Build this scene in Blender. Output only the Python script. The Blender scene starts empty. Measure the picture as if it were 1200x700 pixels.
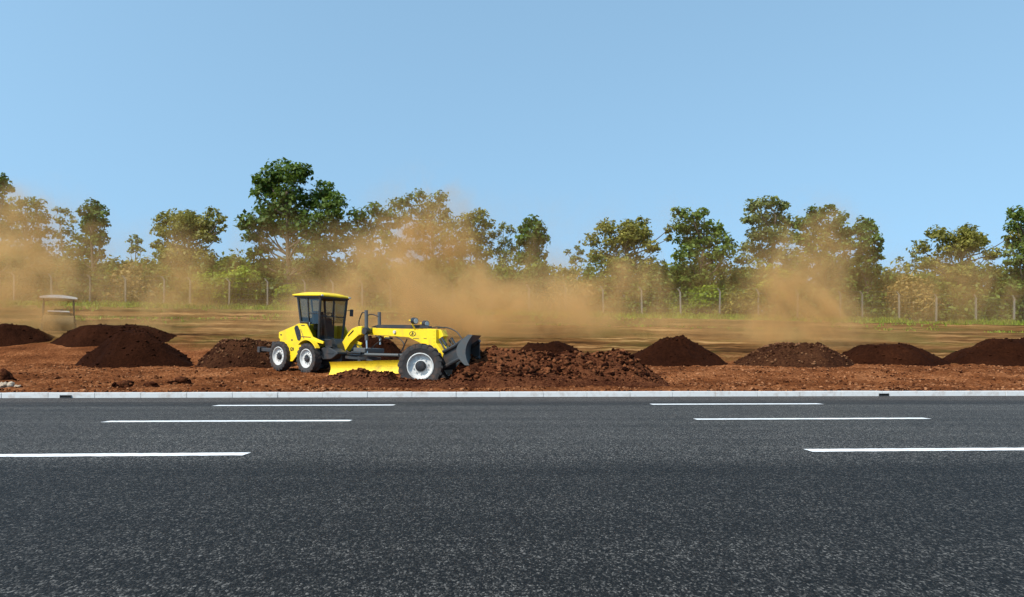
import bpy, bmesh, math, random
import numpy as np
from mathutils import Vector, Matrix, noise as mnoise

random.seed(7)
RNG = np.random.default_rng(7)
scene = bpy.context.scene
COL = scene.collection
R = math.radians

# ------------------------------------------------------------------ camera
F = 800.0            # focal length in pixels of a 1200 px wide frame
CX, HY = 600.0, 429.0
CAMZ = 0.8
cam_data = bpy.data.cameras.new('camera')
cam_data.sensor_width = 36.0
cam_data.lens = 24.0
cam_data.shift_y = (HY - 350.0) / 1200.0
cam_data.clip_start = 0.05
cam_data.clip_end = 3000
cam = bpy.data.objects.new('camera', cam_data)
cam.location = (0, 0, CAMZ)
cam.rotation_euler = (R(90), 0, 0)
COL.objects.link(cam)
scene.camera = cam


def at(px, py, Y):
    return Vector(((px - CX) / F * Y, Y, CAMZ + (HY - py) / F * Y))


# ------------------------------------------------------------------ object helpers
def tag(o, label=None, cat=None, group=None, kind=None):
    if label: o['label'] = label
    if cat: o['category'] = cat
    if group: o['group'] = group
    if kind: o['kind'] = kind
    return o


def empty(name, loc=(0, 0, 0), parent=None):
    o = bpy.data.objects.new(name, None)
    o.empty_display_size = 0.2
    o.location = loc
    COL.objects.link(o)
    if parent: o.parent = parent
    return o


def link_mesh(name, me, mat=None, parent=None, loc=(0, 0, 0), smooth=False):
    if mat is not None and len(me.materials) == 0: me.materials.append(mat)
    if smooth:
        me.polygons.foreach_set('use_smooth', np.ones(len(me.polygons), dtype=bool))
    o = bpy.data.objects.new(name, me)
    o.location = loc
    COL.objects.link(o)
    if parent: o.parent = parent
    return o


def mesh_np(name, V, Fq):
    """V (n,3) array, Fq (m,k) array of one polygon size"""
    me = bpy.data.meshes.new(name)
    V = np.asarray(V, dtype=np.float32); Fq = np.asarray(Fq, dtype=np.int32)
    k = Fq.shape[1]
    me.vertices.add(len(V)); me.vertices.foreach_set('co', V.ravel())
    me.loops.add(Fq.size); me.loops.foreach_set('vertex_index', Fq.ravel())
    me.polygons.add(len(Fq))
    me.polygons.foreach_set('loop_start', np.arange(0, Fq.size, k, dtype=np.int32))
    me.update(calc_edges=True)
    me.validate()
    return me


# ------------------------------------------------------------------ node helpers
def new_mat(name):
    m = bpy.data.materials.new(name); m.use_nodes = True
    nt = m.node_tree; nt.nodes.clear()
    out = nt.nodes.new('ShaderNodeOutputMaterial')
    return m, nt, out


def N(nt, t, **kw):
    n = nt.nodes.new(t)
    for k, v in kw.items():
        if k.startswith('i_'):
            key = k[2:].replace('_', ' ')
            n.inputs[key].default_value = v
        else:
            setattr(n, k, v)
    return n


def ramp(nt, stops, interp='LINEAR'):
    n = nt.nodes.new('ShaderNodeValToRGB')
    cr = n.color_ramp; cr.interpolation = interp
    while len(cr.elements) < len(stops): cr.elements.new(0.5)
    for e, (p, c) in zip(cr.elements, stops):
        e.position = p
        e.color = (*c, 1) if len(c) == 3 else c
    return n


def mixc(nt, a, b, fac=None, blend='MIX', f=0.5):
    n = nt.nodes.new('ShaderNodeMix'); n.data_type = 'RGBA'; n.blend_type = blend
    n.inputs[0].default_value = f
    if fac is not None: nt.links.new(fac, n.inputs[0])
    for s, i in ((a, 6), (b, 7)):
        if isinstance(s, tuple): n.inputs[i].default_value = (*s, 1)
        else: nt.links.new(s, n.inputs[i])
    return n.outputs[2]


def math_(nt, op, a, b=None, clamp=False):
    n = nt.nodes.new('ShaderNodeMath'); n.operation = op; n.use_clamp = clamp
    for s, i in ((a, 0), (b, 1)):
        if s is None: continue
        if isinstance(s, (int, float)): n.inputs[i].default_value = s
        else: nt.links.new(s, n.inputs[i])
    return n.outputs[0]


def paint(name, col, rough=0.4, metal=0.0, dirt=0.25, dirt_col=(0.16, 0.075, 0.035), scale=3.0, coat=0.0, bump=0.0):
    m, nt, out = new_mat(name)
    p = N(nt, 'ShaderNodeBsdfPrincipled', i_Metallic=metal)
    tc = N(nt, 'ShaderNodeTexCoord')
    n1 = N(nt, 'ShaderNodeTexNoise', i_Scale=scale, i_Detail=6.0, i_Roughness=0.65)
    nt.links.new(tc.outputs['Object'], n1.inputs['Vector'])
    r = ramp(nt, [(0.5, (0, 0, 0)), (0.75, (dirt, dirt, dirt))])
    nt.links.new(n1.outputs['Fac'], r.inputs[0])
    c = mixc(nt, col, dirt_col, r.outputs[0])
    nt.links.new(c, p.inputs['Base Color'])
    rr = math_(nt, 'ADD', math_(nt, 'MULTIPLY', n1.outputs['Fac'], 0.3), rough - 0.12)
    nt.links.new(rr, p.inputs['Roughness'])
    p.inputs['Coat Weight'].default_value = coat
    if bump:
        b = N(nt, 'ShaderNodeBump', i_Strength=bump, i_Distance=0.02)
        nt.links.new(n1.outputs['Fac'], b.inputs['Height'])
        nt.links.new(b.outputs[0], p.inputs['Normal'])
    nt.links.new(p.outputs[0], out.inputs['Surface'])
    return m


def soil_mat(name, dark, mid, light, scale=1.0, bump=0.6, island=0.0):
    m, nt, out = new_mat(name)
    p = N(nt, 'ShaderNodeBsdfPrincipled', i_Roughness=0.95)
    p.inputs['Specular IOR Level'].default_value = 0.03
    g = N(nt, 'ShaderNodeNewGeometry')
    n1 = N(nt, 'ShaderNodeTexNoise', i_Scale=0.55 * scale, i_Detail=8.0, i_Roughness=0.6)
    n2 = N(nt, 'ShaderNodeTexNoise', i_Scale=9.0 * scale, i_Detail=6.0, i_Roughness=0.75)
    v = N(nt, 'ShaderNodeTexVoronoi', i_Scale=14.0 * scale)
    for n in (n1, n2, v): nt.links.new(g.outputs['Position'], n.inputs['Vector'])
    s = math_(nt, 'ADD', math_(nt, 'MULTIPLY', n1.outputs['Fac'], 0.55), math_(nt, 'MULTIPLY', n2.outputs['Fac'], 0.6))
    s = math_(nt, 'ADD', s, math_(nt, 'MULTIPLY', v.outputs['Distance'], -0.12))
    if island:
        s = math_(nt, 'ADD', s, math_(nt, 'MULTIPLY', math_(nt, 'SUBTRACT', g.outputs['Random Per Island'], 0.5), island))
    r = ramp(nt, [(0.32, dark), (0.52, mid), (0.78, light)])
    nt.links.new(s, r.inputs[0])
    nt.links.new(r.outputs[0], p.inputs['Base Color'])
    h = math_(nt, 'ADD', n2.outputs['Fac'], math_(nt, 'MULTIPLY', v.outputs['Distance'], 0.5))
    b = N(nt, 'ShaderNodeBump', i_Strength=bump, i_Distance=0.08 / scale)
    nt.links.new(h, b.inputs['Height']); nt.links.new(b.outputs[0], p.inputs['Normal'])
    nt.links.new(p.outputs[0], out.inputs['Surface'])
    return m


def leaf_mat(name, dark, light, dry=None, trans=0.38):
    m, nt, out = new_mat(name)
    g = N(nt, 'ShaderNodeNewGeometry')
    n1 = N(nt, 'ShaderNodeTexNoise', i_Scale=0.5, i_Detail=3.0)
    nt.links.new(g.outputs['Position'], n1.inputs['Vector'])
    s = math_(nt, 'ADD', math_(nt, 'MULTIPLY', g.outputs['Random Per Island'], 0.55), math_(nt, 'MULTIPLY', n1.outputs['Fac'], 0.5))
    lift = lambda c: (c[0] * 1.85, c[1] * 1.85, c[2] * 1.35)
    stops = [(0.15, lift(dark)), (0.8, lift(light))]
    if dry: stops.append((0.97, lift(dry)))
    r = ramp(nt, stops)
    nt.links.new(s, r.inputs[0])
    d = N(nt, 'ShaderNodeBsdfPrincipled', i_Roughness=0.55)
    d.inputs['Specular IOR Level'].default_value = 0.3
    t = N(nt, 'ShaderNodeBsdfTranslucent')
    nt.links.new(r.outputs[0], d.inputs['Base Color'])
    tcol = mixc(nt, r.outputs[0], (1.0, 1.0, 0.35), blend='MULTIPLY', f=0.6)
    nt.links.new(tcol, t.inputs['Color'])
    mx = N(nt, 'ShaderNodeMixShader'); mx.inputs[0].default_value = trans
    nt.links.new(d.outputs[0], mx.inputs[1]); nt.links.new(t.outputs[0], mx.inputs[2])
    nt.links.new(mx.outputs[0], out.inputs['Surface'])
    return m


# ------------------------------------------------------------------ materials
M = {}
M['soil'] = soil_mat('red_soil', (0.035, 0.0105, 0.0045), (0.135, 0.045, 0.017), (0.36, 0.16, 0.072), island=.75)
M['pile_dark'] = soil_mat('shade_dark_soil', (0.013, 0.0038, 0.0016), (0.027, 0.0082, 0.0034), (0.055, 0.018, 0.0075), bump=0.5, island=.3)  # shade on the heap fronts is painted in as a darker soil colour
M['pile_mid'] = soil_mat('dry_heaped_soil', (0.028, 0.01, 0.005), (0.075, 0.03, 0.013), (0.2, 0.095, 0.045), island=.6)
M['clod'] = soil_mat('turned_soil', (0.012, 0.0035, 0.0018), (0.046, 0.0138, 0.006), (0.18, 0.065, 0.027), island=.7)
M['stone'] = soil_mat('pale_stone', (0.25, 0.18, 0.12), (0.42, 0.33, 0.24), (0.6, 0.5, 0.38))
M['yellow'] = paint('yellow_paint', (0.84, 0.575, 0.008), rough=0.5, dirt=0.6, dirt_col=(0.42, 0.25, 0.06), scale=3.2)
M['yellow_worn'] = paint('worn_yellow_steel', (0.8, 0.55, 0.02), rough=0.5, dirt=0.65, scale=3.0)
M['black'] = paint('black_paint', (0.018, 0.02, 0.022), rough=0.4, dirt=0.25)
M['dark_steel'] = paint('dark_grey_steel', (0.03, 0.032, 0.034), rough=0.45, dirt=0.4)
M['grey_steel'] = paint('grey_steel', (0.075, 0.08, 0.08), rough=0.45, dirt=0.45, scale=5)
M['chrome'] = paint('bright_steel_rod', (0.6, 0.6, 0.6), rough=0.28, metal=1.0, dirt=0.2)
M['rubber'] = paint('tyre_rubber', (0.034, 0.03, 0.029), rough=0.85, dirt=0.9, dirt_col=(0.12, 0.062, 0.038), scale=5)
M['rim'] = paint('pale_rim_paint', (0.6, 0.59, 0.56), rough=0.5, dirt=0.55, scale=6)
M['hose'] = paint('black_hose', (0.015, 0.013, 0.012), rough=0.55, dirt=0.2)
M['concrete'] = paint('kerb_concrete', (0.56, 0.56, 0.55), rough=0.85, dirt=0.6, dirt_col=(0.3, 0.22, 0.17), scale=5.0, bump=0.15)
M['post'] = paint('post_concrete', (0.2, 0.18, 0.15), rough=0.9, dirt=0.4, dirt_col=(0.25, 0.2, 0.14), scale=2.0)
M['bark'] = paint('bark', (0.11, 0.08, 0.055), rough=0.9, dirt=0.6, dirt_col=(0.05, 0.035, 0.025), scale=4.0, bump=0.5)
M['bark_pale'] = paint('pale_bark', (0.3, 0.25, 0.19), rough=0.9, dirt=0.6, dirt_col=(0.13, 0.1, 0.07), scale=4.0, bump=0.5)
M['white'] = paint('white_canopy_paint', (0.8, 0.78, 0.74), rough=0.5, dirt=0.3)
M['roller_body'] = paint('faded_machine_paint', (0.3, 0.19, 0.07), rough=0.6, dirt=0.6)
M['line'] = paint('road_marking_paint', (0.8, 0.8, 0.79), rough=0.7, dirt=0.75, dirt_col=(0.12, 0.12, 0.12), scale=22.0)
M['void'] = paint('black_void', (0.006, 0.006, 0.006), rough=0.9, dirt=0.0)


def glass_mat():
    m, nt, out = new_mat('tinted_cab_glass')
    t = N(nt, 'ShaderNodeBsdfTransparent'); t.inputs[0].default_value = (0.5, 0.55, 0.55, 1)
    g = N(nt, 'ShaderNodeBsdfGlossy'); g.inputs['Roughness'].default_value = 0.03
    g.inputs['Color'].default_value = (0.9, 0.95, 1, 1)
    fr = N(nt, 'ShaderNodeLayerWeight'); fr.inputs[0].default_value = 0.5
    mx = N(nt, 'ShaderNodeMixShader')
    nt.links.new(math_(nt, 'ADD', math_(nt, 'MULTIPLY', math_(nt, 'POWER', fr.outputs['Facing'], 4.0), .6), .05), mx.inputs[0]); nt.links.new(t.outputs[0], mx.inputs[1]); nt.links.new(g.outputs[0], mx.inputs[2])
    nt.links.new(mx.outputs[0], out.inputs['Surface'])
    return m


M['glass'] = glass_mat()


def asphalt_mat():
    m, nt, out = new_mat('asphalt')
    g = N(nt, 'ShaderNodeNewGeometry')
    p = N(nt, 'ShaderNodeBsdfPrincipled')
    sep = N(nt, 'ShaderNodeSeparateXYZ'); nt.links.new(g.outputs['Position'], sep.inputs[0])
    # aggregate grains
    v = N(nt, 'ShaderNodeTexVoronoi', i_Scale=150.0, i_Randomness=1.0)
    v2 = N(nt, 'ShaderNodeTexVoronoi', i_Scale=70.0, i_Randomness=1.0)
    n1 = N(nt, 'ShaderNodeTexNoise', i_Scale=14.0, i_Detail=5.0, i_Roughness=0.7)
    n2 = N(nt, 'ShaderNodeTexNoise', i_Scale=0.35, i_Detail=5.0, i_Roughness=0.6)
    mpg = N(nt, 'ShaderNodeMapping'); mpg.inputs['Scale'].default_value = (1.0, 0.6, 1.0)
    nt.links.new(g.outputs['Position'], mpg.inputs[0])
    for n in (v, v2, n1): nt.links.new(mpg.outputs[0], n.inputs['Vector'])
    nt.links.new(g.outputs['Position'], n2.inputs['Vector'])
    bw = N(nt, 'ShaderNodeSeparateColor'); nt.links.new(v.outputs['Color'], bw.inputs[0])
    bw2 = N(nt, 'ShaderNodeSeparateColor'); nt.links.new(v2.outputs['Color'], bw2.inputs[0])
    s = math_(nt, 'ADD', math_(nt, 'MULTIPLY', bw.outputs[0], 0.7), math_(nt, 'MULTIPLY', bw2.outputs[0], 0.3))
    r = ramp(nt, [(0.25, (0.003, 0.0028, 0.0025)), (0.52, (0.0118, 0.011, 0.0099)), (0.74, (0.043, 0.04, 0.036)), (0.97, (0.195, 0.182, 0.165))])
    nt.links.new(s, r.inputs[0])
    # lanes paved at different times: across-road coordinate d
    d = math_(nt, 'ADD', sep.outputs[1], math_(nt, 'MULTIPLY', sep.outputs[0], -0.05))
    d = math_(nt, 'ADD', d, math_(nt, 'MULTIPLY', n2.outputs['Fac'], 0.5))
    dn = math_(nt, 'DIVIDE', d, 20.0)
    k_ = lambda f: (f, f, f)
    lane = ramp(nt, [(0.0, k_(.82)), (0.12, k_(.8)), (0.27, k_(.66)), (0.33, k_(1.7)), (0.50, k_(1.8)), (0.69, k_(1.85)), (0.715, k_(1.0)), (0.775, k_(1.1)), (0.80, k_(2.0)), (0.9, k_(2.0))])
    nt.links.new(dn, lane.inputs[0])
    c = mixc(nt, r.outputs[0], lane.outputs[0], blend='MULTIPLY', f=1.0)
    blot = ramp(nt, [(0.3, (0.82, 0.82, 0.82)), (0.7, (1.15, 1.15, 1.15))])
    nt.links.new(n2.outputs['Fac'], blot.inputs[0])
    c = mixc(nt, c, blot.outputs[0], blend='MULTIPLY', f=1.0)
    mps = N(nt, 'ShaderNodeMapping'); mps.inputs['Scale'].default_value = (0.05, 1.6, 1.0)
    nt.links.new(g.outputs['Position'], mps.inputs[0])
    n3 = N(nt, 'ShaderNodeTexNoise', i_Scale=1.0, i_Detail=4.0, i_Roughness=0.6)
    nt.links.new(mps.outputs[0], n3.inputs['Vector'])
    trk = ramp(nt, [(0.35, (0.78, 0.78, 0.78)), (0.65, (1.22, 1.21, 1.2))])
    nt.links.new(n3.outputs['Fac'], trk.inputs[0])
    c = mixc(nt, c, trk.outputs[0], blend='MULTIPLY', f=1.0)
    # red soil tracked over from the works, strongest by the kerb
    kd = N(nt, 'ShaderNodeMapRange'); kd.inputs[1].default_value = 14.5; kd.inputs[2].default_value = 18.0
    nt.links.new(d, kd.inputs[0])
    sf = math_(nt, 'MULTIPLY', math_(nt, 'MULTIPLY', kd.outputs[0], n1.outputs['Fac']), .35)
    c = mixc(nt, c, (0.14, 0.075, 0.045), sf)
    nt.links.new(c, p.inputs['Base Color'])
    p.inputs['Roughness'].default_value = 0.72
    p.inputs['Specular IOR Level'].default_value = 0.22
    h = math_(nt, 'ADD', math_(nt, 'MULTIPLY', v.outputs['Distance'], -1.0), math_(nt, 'MULTIPLY', n1.outputs['Fac'], 0.5))
    b = N(nt, 'ShaderNodeBump', i_Strength=0.45, i_Distance=0.01)
    nt.links.new(h, b.inputs['Height']); nt.links.new(b.outputs[0], p.inputs['Normal'])
    nt.links.new(p.outputs[0], out.inputs['Surface'])
    return m


M['asphalt'] = asphalt_mat()


def field_mat():
    """bare red soil near the road, dry tan grass and terraces on the slope behind"""
    m = soil_mat('ground_soil', (0.038, 0.011, 0.004), (0.17, 0.055, 0.018), (0.5, 0.21, 0.085), scale=1.0, bump=0.9)
    nt = m.node_tree
    p = [n for n in nt.nodes if n.type == 'BSDF_PRINCIPLED'][0]
    base = p.inputs['Base Color'].links[0].from_socket
    g = N(nt, 'ShaderNodeNewGeometry')
    sep = N(nt, 'ShaderNodeSeparateXYZ'); nt.links.new(g.outputs['Position'], sep.inputs[0])
    n1 = N(nt, 'ShaderNodeTexNoise', i_Scale=0.25, i_Detail=7.0, i_Roughness=0.65)
    mp = N(nt, 'ShaderNodeMapping'); mp.inputs['Scale'].default_value = (0.12, 1.0, 1.0)
    nt.links.new(g.outputs['Position'], mp.inputs[0])
    n2 = N(nt, 'ShaderNodeTexNoise', i_Scale=1.1, i_Detail=6.0, i_Roughness=0.7)
    nt.links.new(g.outputs['Position'], n1.inputs['Vector']); nt.links.new(mp.outputs[0], n2.inputs['Vector'])
    d = math_(nt, 'ADD', sep.outputs[1], math_(nt, 'MULTIPLY', sep.outputs[0], 0.13))
    d = math_(nt, 'ADD', d, math_(nt, 'MULTIPLY', n1.outputs['Fac'], 6.0))
    f = N(nt, 'ShaderNodeMapRange'); f.inputs[1].default_value = 35.0; f.inputs[2].default_value = 38.5
    nt.links.new(d, f.inputs[0])
    r = ramp(nt, [(0.36, (0.035, 0.016, 0.006)), (0.47, (0.11, 0.05, 0.016)), (0.55, (0.2, 0.095, 0.032)), (0.66, (0.42, 0.24, 0.095))])
    nt.links.new(n2.outputs['Fac'], r.inputs[0])
    gr = ramp(nt, [(0.45, (0, 0, 0)), (0.65, (0.6, 0.6, 0.6))])
    nt.links.new(n1.outputs['Fac'], gr.inputs[0])
    tan = mixc(nt, r.outputs[0], (0.085, 0.088, 0.018), gr.outputs[0])
    gs = N(nt, 'ShaderNodeMapRange'); gs.inputs[1].default_value = 53.0; gs.inputs[2].default_value = 56.0
    nt.links.new(math_(nt, 'ADD', sep.outputs[1], math_(nt, 'MULTIPLY', n2.outputs['Fac'], 4.0)), gs.inputs[0])
    tan = mixc(nt, tan, (0.2, 0.17, 0.045), math_(nt, 'MULTIPLY', gs.outputs[0], .8))
    c = mixc(nt, base, tan, f.outputs[0])
    nt.links.new(c, p.inputs['Base Color'])
    return m


M['field'] = field_mat()
GREEN = {
    'dark': leaf_mat('dark_leaf', (0.018, 0.034, 0.008), (0.075, 0.11, 0.022), (0.15, 0.16, 0.05)),
    'mid': leaf_mat('mid_leaf', (0.028, 0.048, 0.01), (0.105, 0.135, 0.03), (0.2, 0.19, 0.07)),
    'grey': leaf_mat('greyish_leaf', (0.04, 0.055, 0.02), (0.13, 0.14, 0.055), (0.24, 0.2, 0.1)),
    'olive': leaf_mat('olive_leaf', (0.06, 0.06, 0.015), (0.17, 0.155, 0.04), (0.28, 0.2, 0.08)),
    'bright': leaf_mat('bright_leaf', (0.05, 0.085, 0.01), (0.19, 0.24, 0.03), (0.32, 0.32, 0.07), trans=0.4),
    'dry': leaf_mat('dry_leaf', (0.11, 0.07, 0.025), (0.27, 0.19, 0.08), (0.38, 0.27, 0.13)),
}


# ------------------------------------------------------------------ terrain
KY = 17.5            # kerb line: y = KY + 0.05 x
SL = 0.05


def z57(x):
    return 5.33 - 0.0217 * max(-90, min(90, x))


PROF = [(17.0, .10), (18.2, .125), (20.8, .215), (24.2, .53), (25.2, .575), (30.0, .84)]


def G(x, y):
    yr = y - SL * x * max(0.0, min(1.0, (26 - y) / 8.0))
    if yr <= 30:
        for (a, za), (b, zb) in zip(PROF, PROF[1:]):
            if yr <= b:
                return za + (zb - za) * max(0, (yr - a) / (b - a))
    zf = z57(x)
    z36 = 1.86 - 0.008 * max(-40, min(40, x))
    if y <= 36: return .84 + (z36 - .84) * (y - 30) / 6
    if y <= 57:
        t = (y - 36) / 21
        # low terraces on the slope
        st = 0.16 * math.sin(t * 2 * math.pi * 3.0 + 0.02 * x)
        st *= min(1, t * 6, (1 - t) * 6)
        return z36 + (zf - z36) * t + st
    if y <= 90: return zf + (y - 57) * .07
    return zf + 33 * .07 + (y - 90) * .02


def build_ground():
    xs = list(np.arange(-24, 24.01, 0.11))
    s, x = 0.14, 24.0
    while x < 500:
        x += s; s *= 1.09
        xs.append(x); xs.insert(0, -x)
    ys = list(np.arange(0.22, 13.0, 0.09))
    s, y = 0.1, 13.0
    while y < 500:
        y += s; s *= 1.05 if y < 45 else 1.12
        ys.append(y)
    nx, ny = len(xs), len(ys)
    V = np.zeros((ny, nx, 3), dtype=np.float32)
    for j, dy in enumerate(ys):
        for i, x in enumerate(xs):
            y = KY + dy + SL * max(-60, min(60, x)) * max(0.0, 1 - dy / 12.0)
            z = G(x, y)
            if dy < 60 and abs(x) < 70:
                p = Vector((x, y, 0))
                amp = min(1.0, dy / 0.8)
                n = mnoise.noise(p * 0.7) * 0.07 + mnoise.noise(p * 2.3) * 0.05
                if dy < 16:
                    n += mnoise.noise(p * 3.7 + Vector((3, 1, 8))) * 0.05 + mnoise.noise(p * 6.1) * 0.05 + abs(mnoise.noise(p * 13.0)) * 0.05
                z += n * amp
            V[j, i] = (x, y, z)
    idx = np.arange(nx * ny).reshape(ny, nx)
    Fq = np.stack([idx[:-1, :-1], idx[:-1, 1:], idx[1:, 1:], idx[1:, :-1]], -1).reshape(-1, 4)
    o = link_mesh('ground', mesh_np('ground', V.reshape(-1, 3), Fq), M['field'], smooth=True)
    tag(o, kind='structure', label='bare red soil rising to a dry tan slope behind the road')


build_ground()


# ------------------------------------------------------------------ road
def ky(x): return KY + SL * x


def build_road():
    W = 420
    V = [(-W, -120 + SL * -W, 0), (W, -120 + SL * W, 0), (W, ky(W) + .3, 0), (-W, ky(-W) + .3, 0)]
    o = link_mesh('road', mesh_np('road', V, [[0, 1, 2, 3]]), M['asphalt'])
    tag(o, kind='structure', label='wide dark asphalt road with broken white lane lines')
    V, Fq = [], []

    def dash(yc, x0, x1, w):
        nseg = 40
        b = len(V)
        for i in range(nseg + 1):
            x = x0 + (x1 - x0) * i / nseg
            j = 0.012
            V.append((x, yc + SL * x - w / 2 + random.uniform(-j, j), 0.004))
            V.append((x, yc + SL * x + w / 2 + random.uniform(-j, j), 0.004))
        for i in range(nseg):
            a = b + 2 * i
            Fq.append((a, a + 2, a + 3, a + 1))
    for k in range(-5, 6):
        p = 8.75
        dash(14.05, -5.98 + k * 8.87, -2.4 + k * 8.9, 0.33)
        dash(10.08, -5.83 + k * 8.57, -2.35 + k * 8.67, 0.23)
        dash(6.3, -5.91 + k * 8.7, -2.4 + k * 8.7, 0.20)
    o = link_mesh('lane_line', mesh_np('lane_line', V, Fq), M['line'])
    tag(o, kind='structure', label='white broken lane lines painted on the asphalt')


build_road()


def bm_box(bm, c, s, rot=None, bevel=0.0):
    r = bmesh.ops.create_cube(bm, size=1.0)
    vs = r['verts']
    Mx = Matrix.Translation(Vector(c)) @ (rot.to_4x4() if rot is not None else Matrix.Identity(4)) @ Matrix.Diagonal((*s, 1))
    bmesh.ops.transform(bm, matrix=Mx, verts=vs)
    if bevel:
        es = list({e for v in vs for e in v.link_edges})
        bmesh.ops.bevel(bm, geom=es, offset=bevel, segments=2, affect='EDGES', profile=0.6)


def bm_to(name, bm, mat, parent=None, loc=(0, 0, 0), smooth=False):
    bmesh.ops.recalc_face_normals(bm, faces=bm.faces[:])
    me = bpy.data.meshes.new(name); bm.to_mesh(me); bm.free()
    return link_mesh(name, me, mat, parent, loc, smooth)


def build_kerb():
    bm = bmesh.new()
    L = 1.12
    rot = Matrix.Rotation(math.atan(SL), 3, 'Z')
    for i in range(-38, 39):
        x = i * L + 0.25
        h = 0.135 + random.uniform(-.004, .004)
        yy = ky(x) + 0.13 + random.uniform(-.009, .009)
        r2 = rot @ Matrix.Rotation(random.uniform(-.004, .004), 3, 'Y')
        bm_box(bm, (x, yy, h / 2 - 0.05), (L - 0.005, 0.26, h + 0.1), r2, 0.014)
    o = bm_to('kerb', bm, M['concrete'])
    tag(o, kind='structure', label='pale concrete kerb between the road and the soil')
    # concrete gutter strip at its foot
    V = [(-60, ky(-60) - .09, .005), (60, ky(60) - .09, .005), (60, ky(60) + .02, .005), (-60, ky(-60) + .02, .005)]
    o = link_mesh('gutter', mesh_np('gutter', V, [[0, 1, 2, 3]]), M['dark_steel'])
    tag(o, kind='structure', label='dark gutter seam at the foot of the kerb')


build_kerb()


def drain(px, label):
    x = (px - CX) / F * 17.2
    x = (px - CX) / F * ky(x)
    root = empty('drain_inlet', (x, ky(x) - 0.012, 0.0))
    root.rotation_euler = (0, 0, math.atan(SL)); root.scale = (.75, 1, .85)
    tag(root, label, 'drain inlet', 'drain inlets in the kerb face')
    bm = bmesh.new()
    for c, s in (((0, 0, .016), (.36, .03, .01)), ((0, 0, .084), (.36, .03, .01)), ((-.174, 0, .05), (.012, .03, .076)), ((.174, 0, .05), (.012, .03, .076))):
        bm_box(bm, c, s)
    bm_to('frame', bm, M['dark_steel'], root)
    bm = bmesh.new(); bm_box(bm, (0, .006, .05), (.335, .01, .057))
    bm_to('opening', bm, M['void'], root)


drain(77, 'black drain slot in the kerb below the pale stones')
drain(1036, 'black drain slot in the kerb below the flat topped dark heap')


# ------------------------------------------------------------------ lumps, clods, heaps
def ico(sub):
    bm = bmesh.new(); bmesh.ops.create_icosphere(bm, subdivisions=sub, radius=1.0)
    V = np.array([v.co[:] for v in bm.verts], dtype=np.float32)
    Fq = np.array([[v.index for v in f.verts] for f in bm.faces], dtype=np.int32)
    bm.free(); return V, Fq


ICO1, ICO2 = ico(1), ico(2)


def lumps(pos, size, base=ICO1, jitter=0.3, flat=0.75):
    V0, F0 = base
    n = len(pos)
    V = np.repeat(V0[None], n, 0) * (1 + RNG.uniform(-jitter, jitter * .7, (n, len(V0), 1)))
    V = V * RNG.uniform(0.6, 1.3, (n, 1, 3))
    a = RNG.uniform(0, 6.28, n); ca, sa = np.cos(a)[:, None], np.sin(a)[:, None]
    x, y = V[..., 0] * ca - V[..., 1] * sa, V[..., 0] * sa + V[..., 1] * ca
    V = np.stack([x, y, V[..., 2] * flat], -1) * np.asarray(size)[:, None, None] + np.asarray(pos)[:, None, :]
    Fq = (F0[None] + (np.arange(n) * len(V0))[:, None, None]).reshape(-1, 3)
    return V.reshape(-1, 3), Fq


def build_scatter():
    n = 34000
    xs = RNG.uniform(-25, 25, n)
    ds = 0.35 + 12.5 * RNG.uniform(0, 1, n) ** 1.25
    pos, size = [], []
    for x, d in zip(xs, ds):
        y = KY + d + SL * x * max(0, 1 - d / 12)
        cl = mnoise.noise(Vector((x * .5, y * .9, 3.1)))
        if cl < -0.05 and random.random() < 0.6: continue
        s = 0.012 + 0.05 * random.random() ** 5 + (0.01 if cl > .2 else 0)
        pos.append((x, y, G(x, y) + 0.02 + mnoise.noise(Vector((x, y, 0)) * .7) * .07)); size.append(s)
    V, Fq = lumps(pos, size, jitter=.4)
    o = link_mesh('soil_crumbs', mesh_np('soil_crumbs', V, Fq), M['soil'])
    tag(o, 'small red soil crumbs strewn over the bare ground', kind='stuff')


build_scatter()


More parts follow.
